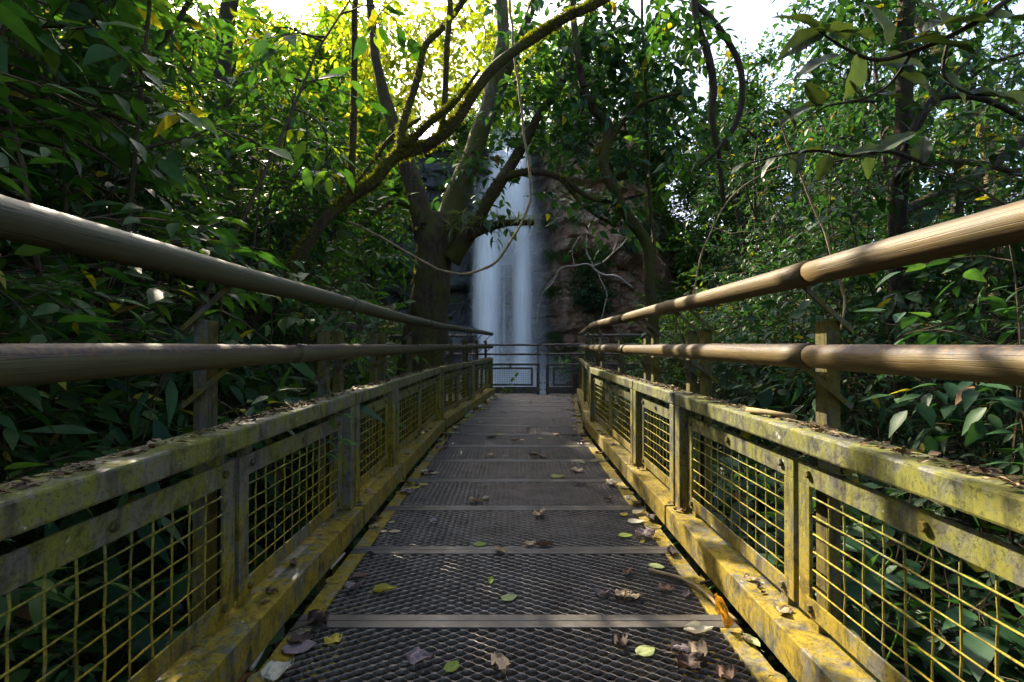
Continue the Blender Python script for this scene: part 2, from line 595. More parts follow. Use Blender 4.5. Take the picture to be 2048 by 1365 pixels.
# ------------------------------------------------------------------ leaves
def _leaf_template():
    st = [(.24, .58), (.40, .98), (.60, .92), (.82, .50)]
    T = [(0, 0, 0), (.13, 0, 0)]
    F = []
    rows = []
    for t, w in st:
        b = len(T)
        T.extend([(t + .02, 0, 0), (t, .5 * w, 0), (t, -.5 * w, 0)])
        rows.append(b)
    tip = len(T)
    T.append((1.06, 0, 0))
    F += [(1, rows[0], rows[0] + 1), (1, rows[0] + 2, rows[0])]
    for p, q in zip(rows, rows[1:]):
        F += [(p, q, p + 1), (q, q + 1, p + 1), (p, p + 2, q), (q, p + 2, q + 2)]
    F += [(rows[-1], tip, rows[-1] + 1), (rows[-1], rows[-1] + 2, tip)]
    T[0] = (.125, 0, 0)
    return np.array(T), np.array(F)


T8, F8 = _leaf_template()
T4 = np.array([(0, 0, 0), (.45, .5, 0), (.45, -.5, 0), (.5, 0, 0), (1.0, 0, 0)])
F4 = np.array([(0, 3, 1), (0, 2, 3), (3, 4, 1), (3, 2, 4)])


def leaf_arrays(P, D, N, L, Wd, fold=0.12, droop=0.18, tmpl=8):
    T, F = (T8, F8) if tmpl == 8 else (T4, F4)
    P, D, N = (np.asarray(a, float) for a in (P, D, N))
    L, Wd = np.asarray(L, float), np.asarray(Wd, float)
    D = D / np.linalg.norm(D, axis=1, keepdims=True)
    S = np.cross(N, D)
    S /= np.linalg.norm(S, axis=1, keepdims=True) + 1e-9
    Nn = np.cross(D, S)
    n = len(P)
    fo = fold * (0.4 + 1.2 * rng.random(n))
    dr = droop * (0.2 + 1.6 * rng.random(n))
    v = (P[:, None, :] + D[:, None, :] * (T[None, :, 0:1] * L[:, None, None]) + S[:, None, :] * (T[None, :, 1:2] * Wd[:, None, None])
         + Nn[:, None, :] * ((np.abs(T[None, :, 1]) * 2 * fo[:, None] * Wd[:, None] - dr[:, None] * L[:, None] * T[None, :, 0] ** 2)[:, :, None]))
    f = (F[None] + (np.arange(n) * len(T))[:, None, None])
    return v.reshape(-1, 3), f.reshape(-1, 3)


class Leaves:
    def __init__(s):
        s.P, s.D, s.N, s.L, s.W = [], [], [], [], []

    def add(s, p, d, n, l, w):
        s.P.append(tuple(p)); s.D.append(tuple(d)); s.N.append(tuple(n)); s.L.append(l); s.W.append(w)

    def mesh(s, name, tmpl=8, fold=0.12, droop=0.18):
        v, f = leaf_arrays(s.P, s.D, s.N, s.L, s.W, fold, droop, tmpl)
        return trimesh(name, v, f, tmpl == 8)


def rv(r, k=1.0):
    return Vector((r.gauss(0, k), r.gauss(0, k), r.gauss(0, k)))


def twig_leaves(lv, mb, r, p, d, length, n, ll, ratio, size_j=0.45, thick=0.003, droop=0.25, updown=0.15):
    """one leafy twig: a bent shoot with alternate leaves"""
    d = d.normalized()
    pts = [p.copy()]
    q = p.copy()
    seg = max(2, n // 2)
    side = d.cross(Vector((0, 0, 1)))
    side = side.normalized() if side.length > 0.05 else Vector((1, 0, 0))
    for i in range(seg):
        d = (d + rv(r, 0.12) + Vector((0, 0, -droop * 0.25))).normalized()
        q = q + d * (length / seg)
        pts.append(q.copy())
    if mb is not None:
        mb.tube(pts, [thick * (1 - 0.6 * i / seg) for i in range(seg + 1)], 4, False)
    for i in range(n):
        t = (i + 0.7) / n * seg
        k = min(int(t), seg - 1)
        pp = pts[k].lerp(pts[k + 1], t - k)
        dd = (pts[k + 1] - pts[k]).normalized()
        s = side * (1 if i % 2 else -1)
        ld = dd * r.uniform(0.35, 0.9) + s * r.uniform(0.6, 1.0) + Vector((0, 0, r.uniform(-0.55, updown))) + rv(r, 0.15)
        if i == n - 1:
            ld = dd + Vector((0, 0, -0.2)) + rv(r, 0.1)
        nn = Vector((0, 0, 1)) + rv(r, 0.35)
        l = ll * r.uniform(1 - size_j, 1 + size_j)
        lv.add(pp, ld, nn, l, l * ratio * r.uniform(0.85, 1.15))


def shrub_meshes(name, seed, H, Rr, nstem, nbr, ntw, nl, ll, ratio, tmpl=8, stem_r=0.012, lean=0.25, droop=0.25, bare=0.12, base_r=0.15):
    r = random.Random(seed)
    lv, mb = Leaves(), MB()
    for s in range(nstem):
        a = r.uniform(0, 2 * PI)
        p = Vector((math.cos(a), math.sin(a), 0)) * r.uniform(0, base_r)
        d = Vector((math.cos(a) * lean * r.random(), math.sin(a) * lean * r.random(), 1)).normalized()
        h = H * r.uniform(0.65, 1.0)
        pts = [p.copy() + Vector((0, 0, -0.25))]
        n = 8
        for i in range(n):
            d = (d + rv(r, 0.10) + Vector((0, 0, 0.06))).normalized()
            p = p + d * (h / n)
            pts.append(p.copy())
        mb.tube(pts, [stem_r * (1 - 0.75 * i / n) for i in range(n + 1)], 5, False)
        for b in range(nbr):
            t = bare + (1 - bare) * (b + r.random()) / nbr
            k = min(int(t * n), n - 1)
            bp = pts[k].lerp(pts[k + 1], t * n - k)
            ba = r.uniform(0, 2 * PI)
            bd = Vector((math.cos(ba), math.sin(ba), r.uniform(-0.1, 0.75))).normalized()
            bl = Rr * r.uniform(0.5, 1.0) * (1.05 - 0.5 * t)
            bpts = [bp.copy()]
            q = bp.copy()
            for i in range(4):
                bd = (bd + rv(r, 0.16) + Vector((0, 0, -droop * 0.3))).normalized()
                q = q + bd * (bl / 4)
                bpts.append(q.copy())
            mb.tube(bpts, [stem_r * 0.45 * (1 - 0.65 * i / 4) for i in range(5)], 4, False)
            for w in range(ntw):
                u = 0.25 + 0.75 * (w + r.random() * 0.8) / ntw
                k2 = min(int(u * 4), 3)
                tp = bpts[k2].lerp(bpts[k2 + 1], min(1, u * 4 - k2))
                td = (bpts[k2 + 1] - bpts[k2]).normalized() + rv(r, 0.55)
                twig_leaves(lv, mb, r, tp, td, ll * nl * 0.42, nl, ll, ratio, droop=droop, thick=stem_r * 0.2)
    wood = mb.mesh(name + '_stems')
    fol = lv.mesh(name + '_leaves', tmpl)
    wood.materials.append(M['twig'])
    return wood, fol


def tree_meshes(name, seed, H, crown_r, crown_h, trunk_r, nlimb, ncl, nl, ll, ratio, bark, tmpl=4):
    r = random.Random(seed)
    mb, lv, mt = MB(), Leaves(), MB()
    p = Vector((0, 0, -0.5))
    d = Vector((r.gauss(0, 0.05), r.gauss(0, 0.05), 1))
    pts = [p.copy()]
    n = 12
    for i in range(n):
        d = (d + rv(r, 0.05) + Vector((0, 0, 0.05))).normalized()
        p = p + d * ((H + 0.5) / n)
        pts.append(p.copy())
    mt.tube(pts, [trunk_r * (1.25 if i == 0 else 1) * (1 - 0.8 * i / n) for i in range(n + 1)], 8, False, 0.15)
    z0 = 1 - crown_h / H
    for b in range(nlimb):
        t = z0 + (1 - z0) * (b + r.random()) / nlimb
        k = min(int(t * n), n - 1)
        bp = pts[k].lerp(pts[k + 1], t * n - k)
        ba = b * 2.4 + r.uniform(-0.5, 0.5)
        bd = Vector((math.cos(ba), math.sin(ba), r.uniform(0.1, 0.8))).normalized()
        bl = crown_r * r.uniform(0.55, 1.1) * (1.15 - 0.6 * (t - z0) / (1 - z0))
        bpts = [bp.copy()]
        q = bp.copy()
        for i in range(5):
            bd = (bd + rv(r, 0.2)).normalized()
            q = q + bd * (bl / 5)
            bpts.append(q.copy())
        mt.tube(bpts, [trunk_r * 0.35 * (1 - 0.8 * i / 5) for i in range(6)], 5, False)
        for c in range(ncl):
            u = 0.2 + 0.8 * (c + r.random()) / ncl
            k2 = min(int(u * 5), 4)
            tp = bpts[k2].lerp(bpts[k2 + 1], min(1, u * 5 - k2)) + rv(r, 0.10 * crown_r * 0.5)
            for w in range(2):
                twig_leaves(lv, mb, r, tp, rv(r, 1) + Vector((0, 0, 0.2)), ll * nl * 0.45, nl, ll, ratio, thick=0.005)
    wood = mt.mesh(name + '_trunk', True)
    wood.materials.append(M[bark])
    mb2 = mb.mesh(name + '_twigs')
    mb2.materials.append(M['twig'])
    return wood, lv.mesh(name + '_crown', tmpl), mb2


ORD = ['nearest', 'second', 'third', 'fourth', 'fifth', 'sixth', 'seventh', 'eighth', 'ninth', 'tenth', 'eleventh', 'twelfth', 'thirteenth', 'fourteenth', 'fifteenth', 'sixteenth', 'seventeenth']
CNT = {}


def ordn(key):
    CNT[key] = CNT.get(key, 0) + 1
    n = CNT[key]
    return ORD[n - 1] if n <= len(ORD) else f'{n}th'


# ------------------------------------------------------------------ the setting: ground, pool, cliff
PATH = [(-1.3, 0.012), (0.41, 0.012), (2.16, 0.012), (2.91, 0.014), (4.63, 0.03), (6.25, 0.20), (8.0, 0.38)]


def pathx(y):
    for (y0, x0), (y1, x1) in zip(PATH, PATH[1:]):
        if y <= y1:
            return x0 + (x1 - x0) * (y - y0) / (y1 - y0)
    (y0, x0), (y1, x1) = PATH[-2:]
    return x1 + (x1 - x0) / (y1 - y0) * (y - y1)


def smooth(a, b, x):
    t = min(1, max(0, (x - a) / (b - a)))
    return t * t * (3 - 2 * t)


def ground_z(x, y):
    z = -0.75
    dx = x - pathx(max(-1, min(y, 8)))
    if dx < -1.2:
        z += (-1.2 - dx) * 0.34 * smooth(-1.2, -3.0, dx)
    if dx > 1.5:
        z += (dx - 1.5) * 0.10
    # gorge in front of the falls
    g = smooth(8.6, 12.0, y) * smooth(6.5, 2.6, abs(x - 0.6))
    z = z * (1 - g) + (-3.4) * g
    if y > 12:
        z += smooth(12, 22, y) * smooth(3.0, 8.5, abs(x - 0.6)) * 4.0
    if y > 24:
        z += smooth(24, 27, y) * 9.0 * (1 - 0.85 * smooth(3.5, 9.0, x))
    z += 0.10 * noise.noise(Vector((x * 0.9, y * 0.9, 0))) + 0.25 * noise.noise(Vector((x * 0.25, y * 0.25, 3)))
    return z


def ground():
    xs = np.concatenate([np.linspace(-120, -14, 14), np.linspace(-13, 13, 80), np.linspace(14, 120, 14)])
    ys = np.concatenate([np.linspace(-60, -5, 8), np.linspace(-4, 30, 100), np.linspace(33, 260, 16)])
    mb = MB()
    for y in ys:
        for x in xs:
            mb.v.append((x, y, ground_z(x, y)))
    nx = len(xs)
    for j in range(len(ys) - 1):
        for i in range(nx - 1):
            a = j * nx + i
            mb.f.append((a, a + 1, a + nx + 1, a + nx))
    o = mb.build('ground', M['soil'], None, True)
    tag(o, kind='structure')
    pb = MB()
    n = 24
    pb.v = [(0.6 + 8 * math.cos(2 * PI * i / n), 16 + 7 * math.sin(2 * PI * i / n), -2.9) for i in range(n)]
    pb.f = [tuple(range(n))]
    tag(pb.build('plunge_pool_water', M['pool']), kind='structure')


def cliff():
    nx, nz = 210, 120
    X = np.linspace(-13, 15, nx)
    Z = np.linspace(-4, 9.7, nz)
    mb = MB()
    for z in Z:
        for x in X:
            y = 21.0
            # recess of the falls, brown buttress to the right of it, arms of the gorge
            y += 1.2 * smooth(2.6, 0.4, abs(x + 0.1))
            y -= 1.6 * smooth(1.2, 2.2, x) * smooth(7.5, 5.0, x) * (0.55 + 0.45 * smooth(3.9, 4.5, z + 0.5 * noise.noise(Vector((x, 0, 5)))))
            y -= 0.10 * max(0, abs(x - 0.5) - 4.5) ** 1.6
            y += 0.16 * (z - 3)
            # beds: each bed steps in or out, cut by vertical joints
            zb = z + 0.35 * noise.noise(Vector((x * 0.35, 0, z * 0.2))) 
            bed = math.floor(zb / 0.62)
            jx = math.floor((x + 0.6 * noise.noise(Vector((bed * 3.1, 1, z * 0.3)))) / (0.9 + 0.5 * noise.noise(Vector((bed * 1.7, 4, 0)))))
            cell = noise.cell(Vector((bed * 7.3 + 0.5, jx * 5.1 + 0.5, 0.5)))
            y += 0.34 * (cell - 0.5) + 0.22 * (noise.cell(Vector((bed * 3.7 + .5, 9.5, 2.5))) - 0.5)
            fr = (zb / 0.62) - bed
            y += 0.22 * (1 - smooth(0.0, 0.14, fr))
            y -= 0.45 * noise.fractal(Vector((x * 0.7, z * 0.7, 1.3)), 0.9, 2.1, 5)
            xx = x + 0.10 * noise.noise(Vector((x * 3, z * 3, 7)))
            zz = z + 0.10 * noise.noise(Vector((x * 3, z * 3, 17)))
            zz = -4 + (zz + 4) * (1 - 0.5 * smooth(4.5, 9.0, x))
            mb.v.append((xx, y, zz))
    for j in range(nz - 1):
        for i in range(nx - 1):
            a = j * nx + i
            mb.f.append((a, a + 1, a + nx + 1, a + nx))
    b = len(mb.v)
    top = (nz - 1) * nx
    for i in range(nx):
        x, y, z = mb.v[top + i]
        mb.v.append((x, y + 8, z + 0.4))
    for i in range(nx - 1):
        mb.f.append((top + i, top + i + 1, b + i + 1, b + i))
    o = mb.build('cliff', M['rock'])
    tag(o, kind='structure')


ground()
cliff()


# ------------------------------------------------------------------ waterfall
def waterfall():
    root = thing('waterfall', 'tall silky waterfall dropping down the dark cliff behind the railing', 'waterfall', (0, 0, 0))

    def sheet(name, cx_fn, w_fn, y_fn, z0, z1, dens, nz=60, nu=17, seed=0, soft=True):
        vs, fs, fl = [], [], []
        for j in range(nz + 1):
            t = j / nz
            z = z1 + (z0 - z1) * t
            for i in range(nu):
                u = i / (nu - 1) * 2 - 1
                x = cx_fn(t) + u * w_fn(t)
                bul = math.sqrt(max(0, 1 - u * u))
                y = y_fn(t) - 0.35 * w_fn(t) * bul - 0.05 * noise.noise(Vector((x * 3 + seed, z * 0.15, seed)))
                vs.append((x, y, z))
                e = (1 - u * u) ** 2 if soft else max(0, 1 - abs(u) ** 2.2)
                fl.append(dens(t) * e)
        for j in range(nz):
            for i in range(nu - 1):
                a = j * nu + i
                fs.append((a, a + 1, a + nu + 1, a + nu))
        me = bpy.data.meshes.new(name)
        me.from_pydata(vs, [], fs)
        me.polygons.foreach_set('use_smooth', [True] * len(me.polygons))
        at = me.attributes.new('flow', 'FLOAT', 'POINT')
        at.data.foreach_set('value', fl)
        return link(name, me, M['fall'], root)
    top = 9.4
    yf = lambda t: 19.9 - 0.5 * math.sqrt(t)
    # upper broad veil, fanning out from the lip
    sheet('upper_veil', lambda t: 0.10 - 0.10 * t, lambda t: 0.60 + 0.85 * t, lambda t: 20.2 - 0.3 * t, 3.6, top, lambda t: min(1.0, 6 * t) * (1.0 - 1.0 * t ** 1.3), seed=1)
    sheet('upper_veil', lambda t: -0.55 - 0.1 * t, lambda t: 0.35 + 0.65 * t, lambda t: 20.3 - 0.3 * t, 3.2, top + .2, lambda t: min(1.0, 6 * t) * (0.8 - 0.8 * t), seed=8)
    # two dense columns
    sheet('water_column', lambda t: -0.97, lambda t: 0.66 + 0.10 * t, lambda t: yf(t) - 0.1, -2.9, 7.4, lambda t: min(1.0, 0.05 + 2.4 * t), seed=2)
    sheet('water_column', lambda t: -0.97, lambda t: 0.48 + 0.05 * t, lambda t: yf(t) - 0.35, -2.9, 6.6, lambda t: min(0.9, 1.8 * t), seed=3)
    sheet('water_column', lambda t: 0.42 - 0.06 * t, lambda t: 0.48 + 0.08 * t, lambda t: yf(t) + 0.1, -2.9, 7.0, lambda t: min(0.8, 0.05 + 1.9 * t), seed=4)
    # thin veil between and to the sides
    sheet('thin_veil', lambda t: -0.2, lambda t: 1.5 + 0.15 * t, lambda t: yf(t) + 0.35, -2.9, 7.4, lambda t: min(0.20, 0.6 * t), nu=33, seed=5, soft=False)
    for q in range(3):
        cx, w_ = R.uniform(-1.6, 0.8), R.uniform(0.05, 0.14)
        sheet('water_strand', lambda t: cx, lambda t: w_ * (0.7 + 0.6 * t), lambda t: yf(t) + 0.2, R.uniform(-2.9, 0), R.uniform(4.5, 6.5), lambda t: min(0.3, 0.9 * t), nu=7, seed=20 + q)
    sheet('thin_veil', lambda t: 0.95, lambda t: 0.75, lambda t: yf(t) + 0.45, -2.9, 6.4, lambda t: min(0.10, 0.3 * t), seed=6)
    # spray rising round the foot
    sheet('foot_spray', lambda t: -0.2, lambda t: 2.0, lambda t: 18.7, -2.9, 1.8, lambda t: 0.65 * t ** 1.2, nu=25, seed=7)
    sheet('foot_spray', lambda t: 0.0, lambda t: 2.6, lambda t: 17.6, -2.9, 0.5, lambda t: 0.9 * t ** 0.7, nu=25, seed=9)


def boulder(name, label, c, s, seed, mat, group=None):
    mb = MB()
    nu, nv = 18, 10
    for j in range(nv + 1):
        for i in range(nu):
            a, b = 2 * PI * i / nu, PI * j / nv - PI / 2
            d = Vector((math.cos(a) * math.cos(b), math.sin(a) * math.cos(b), math.sin(b)))
            e = Vector((math.copysign(abs(d.x) ** 0.5, d.x), math.copysign(abs(d.y) ** 0.5, d.y), math.copysign(abs(d.z) ** 0.5, d.z)))
            k = 1 + 0.28 * noise.fractal(d * 1.6 + Vector((seed, 0, 0)), 1, 2, 4)
            mb.v.append((e.x * s[0] * k, e.y * s[1] * k, e.z * s[2] * k))
    for j in range(nv):
        for i in range(nu):
            i2 = (i + 1) % nu
            mb.f.append((j * nu + i, j * nu + i2, (j + 1) * nu + i2, (j + 1) * nu + i))
    o = mb.build(name, mat, None, False)
    o.location = c
    return tag(o, label, 'rock', group)


waterfall()
boulder('boulder', 'wet black boulder with water spilling over it, left of the waterfall', W(940, 676, 18.9) + Vector((-0.35, 0, 0)), (0.6, 0.5, 0.42), 3, M['wetrock'], 'boulders at the foot of the falls')
boulder('boulder', 'low dark boulder half hidden behind the left handrail end', W(905, 690, 18.3), (0.8, 0.6, 0.7), 14, M['wetrock'], 'boulders at the foot of the falls')


# ------------------------------------------------------------------ walkway: gratings
def seg_frame(y):
    x = pathx(y)
    h = math.atan2(-(pathx(y + 0.2) - pathx(y - 0.2)), 0.4)
    return x, h


GW = 0.572      # half width of the open mesh


def grating_mesh():
    mb = MB()
    lw, sw = 0.053, 0.030
    y0, y1 = 0.036, 0.464
    nrow = int((y1 - y0) / (sw / 2))
    sub = 8
    ncell = int(2 * GW / lw) + 1
    for j in range(nrow + 1):
        yc = y0 + j * (y1 - y0) / nrow
        sgn = 1 if j % 2 else -1
        ring = []
        npt = ncell * sub + 1
        for i in range(npt):
            x = -GW + i * (2 * GW) / (npt - 1)
            ph = (x + GW) / lw * 2 * PI
            c = math.cos(ph)
            y = yc + sgn * (sw / 4 - 0.0008) * math.copysign(abs(c) ** 0.8, c)
            ring.append((x, y))
        b = len(mb.v)
        # leaning strand: top edge away from the viewer, rounded
        prof = [(-0.0030, -0.0085), (-0.0004, -0.0090), (0.0031, -0.0012), (0.0020, 0.0006), (0.0004, 0.0)]
        k = len(prof)
        for (x, y) in ring:
            for (py, pz) in prof:
                mb.v.append((x, y + py, pz))
        for i in range(npt - 1):
            for q in range(k):
                q2 = (q + 1) % k
                mb.f.append((b + i * k + q, b + i * k + q2, b + (i + 1) * k + q2, b + (i + 1) * k + q))
    return mb.mesh('expanded_metal', False)


G0 = 1.45
GK = list(range(-3, 13))


def gratings():
    me = grating_mesh()
    cb = MB().box(-0.632, 0.632, 0.0015, 0.033, -0.010, 0.0035).mesh('cross_bar')
    sb = MB().box(-0.029, 0.029, 0.0335, 0.4665, -0.010, 0.0025).mesh('side_bar')
    dm = MB()
    n = 20
    for (r0, z) in ((0.030, 0.0025), (0.030, 0.0050), (0.011, 0.0054), (0.009, 0.0036)):
        for i in range(n):
            dm.v.append((r0 * math.cos(2 * PI * i / n), r0 * math.sin(2 * PI * i / n), z))
    for j in range(3):
        for i in range(n):
            i2 = (i + 1) % n
            dm.f.append((j * n + i, j * n + i2, (j + 1) * n + i2, (j + 1) * n + i))
    dm.f.append(tuple(3 * n + i for i in range(n)))
    disc = dm.mesh('clip_disc', False)
    for k in GK:
        ys = G0 + 0.5 * k
        x, h = seg_frame(ys + 0.25)
        idx = k + 1
        if idx < 0:
            lab = f'{ORD[-idx]} steel floor grating under or behind the viewpoint'
        elif idx == 0:
            lab = 'open steel mesh floor grating nearest the viewer, cut by the picture edge'
        elif k == 12:
            lab = 'farthest steel mesh floor grating, at the end of the walkway'
        else:
            lab = f'{ORD[idx]} steel mesh floor grating of the walkway, counted from the viewer'
        t = thing('floor_grating', lab, 'grating', (0, 0, 0), 0, 'steel gratings paving the walkway')
        c = Vector((x, ys + 0.25, 0))
        t.rotation_euler = (0, 0, h)
        off = Matrix.Rotation(h, 4, 'Z') @ Vector((0, 0.25, 0))
        t.location = c - off
        m = link('expanded_metal', me, M['deck'], t)
        m['kind'] = 'stuff'
        link('cross_bar', cb, M['deckbar'], t, 0.0015, (0, 0, 0))
        link('cross_bar', cb, M['deckbar'], t, 0.0015, (0, 0.4655, 0))
        for s in (-1, 1):
            link('side_bar', sb, M['metal'], t, 0.0015, (s * 0.603, 0, 0))
            link('clip_disc', disc, M['metal'], t, 0, (s * 0.612, 0.25, 0))
    for s in (-1, 1):
        mb = MB()
        for (y0, x0), (y1, x1) in zip(PATH, PATH[1:]):
            mb.bar((x0 + s * 0.50, y0, -0.085), (x1 + s * 0.50, y1, -0.085), 0.06, 0.13)
        o = mb.build('deck_beam', M['metal'])
        tag(o, f'long steel beam under the {"left" if s < 0 else "right"} edge of the floor gratings', 'beam', 'beams carrying the walkway')


gratings()

# ------------------------------------------------------------------ walkway: railing panels
SEGN = [(0, 1, 2), (1, 2, 2), (2, 3, 1), (3, 4, 2), (4, 5, 2), (5, 6, 2)]      # path nodes and number of mesh frames
WV = {}
ZB, ZT = 0.135, 0.508          # foot and head of the mesh frames


def wire_mesh(kind, length, seed):
    key = (kind, round(length, 3), seed)
    if key not in WV:
        r = random.Random(seed * 13 + int(length * 1000))
        n = 9
        pts = []
        for i in range(n):
            t = i / (n - 1) * length
            j = 0.0010
            if kind == 'v':
                pts.append((r.gauss(0, j * 0.6), r.gauss(0, j), t))
            else:
                pts.append((r.gauss(0, j * 0.6), t, r.gauss(0, j * 1.3)))
        WV[key] = MB().tube(pts, [0.0021 * r.uniform(0.85, 1.25) for _ in range(n)], 6).mesh('wire', True)
    return WV[key]


BOLT = MB()
for (r0, x) in ((0.0105, 0.0), (0.0105, 0.006), (0.008, 0.0085)):
    for i in range(6):
        BOLT.v.append((-x, r0 * math.cos(PI * i / 3), r0 * math.sin(PI * i / 3)))
for j in range(2):
    for i in range(6):
        BOLT.f.append((j * 6 + i, (j + 1) * 6 + i, (j + 1) * 6 + (i + 1) % 6, j * 6 + (i + 1) % 6))
BOLT.f.append(tuple(12 + i for i in range(6)))
BOLT_ME = BOLT.mesh('bolt')

SEGNAME = ['behind the viewpoint', 'nearest the viewer', 'second from the viewer, the short one', 'third from the viewer', 'fourth from the viewer', 'farthest, beside the end of the deck']
SIDE = {-1: 'left', 1: 'right'}


def railing_panel(i, s):
    a, b, nm = SEGN[i]
    (ya, xa), (yb, xb) = PATH[a], PATH[b]
    L = math.hypot(yb - ya, xb - xa)
    h = math.atan2(-(xb - xa), yb - ya)
    root = thing('railing_panel', f'mossy yellow steel mesh railing panel on the {SIDE[s]}, {SEGNAME[i]}', 'railing', (xa, ya, 0), h, 'steel mesh railing panels of the walkway')
    g = 0.010
    x0, x1 = 0.685, 0.780

    def bx(name, xa_, xb_, y0, y1, z0, z1, bev=0.004, mat='metal'):
        return MB().box(min(s * xa_, s * xb_), max(s * xa_, s * xb_), y0, y1, z0, z1).build(name, M[mat], root, False, bev)
    bx('top_rail', x0, x1, g, L - g, 0.539, 0.592, 0.006, 'metal_top')
    bx('bottom_rail', 0.648, x1, g, L - g, 0.018, 0.108, 0.004)
    pw = 0.058
    bx('post', x0 + 0.002, x1 - 0.003, g + 0.002, g + pw, 0.1085, 0.5385)
    bx('post', x0 + 0.002, x1 - 0.003, L - g - pw, L - g - 0.002, 0.1085, 0.5385)
    u0, u1 = g + pw + 0.014, L - g - pw - 0.014
    gap = 0.022
    fl = (u1 - u0 - gap * (nm - 1)) / nm
    for q in range(nm):
        f0 = u0 + q * (fl + gap)
        fx = 0.716
        bw = 0.046
        fr = MB()
        def fb(y0, y1, z0, z1, xa_=fx, xb_=fx + 0.006):
            fr.box(min(s * xa_, s * xb_), max(s * xa_, s * xb_), y0, y1, z0, z1)
        fb(0, fl, ZT - 0.055, ZT)
        fb(0, fl, ZB, ZB + bw)
        fb(0, bw, ZB + bw + 0.0001, ZT - 0.0551)
        fb(fl - bw, fl, ZB + bw + 0.0001, ZT - 0.0551)
        # inner return leg of the angle iron
        fb(0.001, 0.006, ZB + 0.001, ZT - 0.001, fx + 0.0062, fx + 0.034)
        fb(fl - 0.006, fl - 0.001, ZB + 0.001, ZT - 0.001, fx + 0.0062, fx + 0.034)
        fo = fr.build('mesh_frame', M['metal'], root, False, 0.0018)
        fo.location = (0, f0, 0)
        wl = fl - 2 * bw + 0.02
        nv = max(3, int(round((fl - 2 * bw) / 0.058)))
        for w in range(1, nv):
            yy = bw + (fl - 2 * bw) * w / nv + R.gauss(0, 0.0015)
            link('wire', wire_mesh('v', ZT - ZB - 0.09, R.randint(0, 3)), M['wire'], fo, 0, (s * (fx + 0.0115), yy, ZB + 0.04))
        nh = 6
        for w in range(1, nh + 1):
            zz = ZB + bw + (ZT - 0.055 - ZB - bw) * (w - 0.35) / (nh + 0.3)
            link('wire', wire_mesh('h', wl, R.randint(0, 2)), M['wire'], fo, 0, (s * (fx + 0.0065), bw - 0.01, zz))
        for yy, zz in ((0.06, ZT - 0.026), (fl * 0.5, ZT - 0.028), (fl - 0.045, ZT - 0.026), (0.05, ZB + 0.022), (fl - 0.05, ZB + 0.022)):
            bo = link('bolt', BOLT_ME, M['post'], fo, 0, (s * (fx - 0.0002), yy, zz))
            if s < 0:
                bo.rotation_euler = (0, 0, PI)
        for yy in (f0 + 0.04, f0 + fl - 0.07):
            bx('spacer', fx + 0.007, fx + 0.03, yy, yy + 0.035, ZT - 0.012, 0.5382, 0)
            bx('spacer', fx + 0.007, fx + 0.03, yy, yy + 0.035, 0.1085, ZB + 0.012, 0)
    # crumbs of dead leaves caught on the rail
    lv = Leaves()
    for _ in range(int(620 * L)):
        y = R.uniform(0.02, L - 0.02)
        dens = noise.noise(Vector((y * 2.1 + i * 9, s * 5, 0)))
        if dens < R.uniform(-0.5, 0.4):
            continue
        x = R.gauss(0.738, 0.014)
        x = min(0.765, max(0.70, x))
        a_ = R.uniform(0, 2 * PI)
        l = R.uniform(0.006, 0.028)
        lv.add((s * x, y, 0.5935 + R.random() * 0.006), (math.cos(a_), math.sin(a_), R.gauss(0, 0.15)), rv(R, 0.35) + Vector((0, 0, 1)), l, l * R.uniform(0.2, 0.7))
    if lv.P:
        o = link('litter_crumbs', lv.mesh('litter_crumbs', 4, 0.2, 0.1), M['crumb'], root)
        o['kind'] = 'stuff'
    return root


for s in (-1, 1):
    for i in range(6):
        railing_panel(i, s)


# posts that carry the handrails
def post_meshes(s):
    up = MB()
    up.box(min(s * 0.783, s * 0.817), max(s * 0.783, s * 0.817), -0.004, 0.004, -1.0, 0.862)
    up.box(min(s * 0.783, s * 0.790), max(s * 0.783, s * 0.790), 0.0042, 0.044, -1.0, 0.862)
    b1 = MB().bar((s * 0.836, -0.012, 0.842), (s * 0.722, -0.012, 0.945), 0.018, 0.005)
    b1.bar((s * 0.836, -0.0195, 0.838), (s * 0.726, -0.0195, 0.938), 0.004, 0.012)
    b2 = MB().bar((s * 0.836, -0.012, 0.648), (s * 0.722, -0.012, 0.744), 0.020, 0.006)
    b2.bar((s * 0.836, -0.0195, 0.644), (s * 0.726, -0.0195, 0.737), 0.004, 0.012)
    return up.mesh('upright'), b1.mesh('bracket'), b2.mesh('bracket')


for s in (-1, 1):
    um, b1m, b2m = post_meshes(s)
    n = 0
    n0 = -1
    for i, (a, b, nm) in enumerate(SEGN):
        (ya, xa), (yb, xb) = PATH[a], PATH[b]
        L = math.hypot(yb - ya, xb - xa)
        h = math.atan2(-(xb - xa), yb - ya)
        us = [0.085, L - 0.085] if nm == 1 else [0.085, L * 0.49, L - 0.085]
        for u in us:
            p = Vector((xa + (xb - xa) * u / L, ya + (yb - ya) * u / L, 0))
            if p.y < 0.9:
                n0 = n0 + 1
                lab = f'{ORD[n0]} mossy steel handrail post beside or behind the viewpoint on the {SIDE[s]}'
            else:
                lab = f'{ORD[n]} mossy steel handrail post behind the {SIDE[s]} railing, counted from the viewer'
                n += 1
            t = thing('handrail_post', lab, 'post', p, h, 'steel posts with slanting brackets under the handrails')
            link('upright', um, M['post'], t, 0.001)
            link('bracket', b1m, M['post'], t)
            link('bracket', b2m, M['post'], t)


# round handrail poles
def pole_pts(s, y0, y1, lat, z):
    pts = []
    n = max(10, int((y1 - y0) / 0.09))
    for i in range(n + 1):
        y = y0 + (y1 - y0) * i / n
        # path rounded at its joints
        x = sum(pathx(y + d) for d in (-0.35, -0.2, 0, 0.2, 0.35)) / 5
        pts.append(Vector((x + s * lat, y, z)))
    return pts


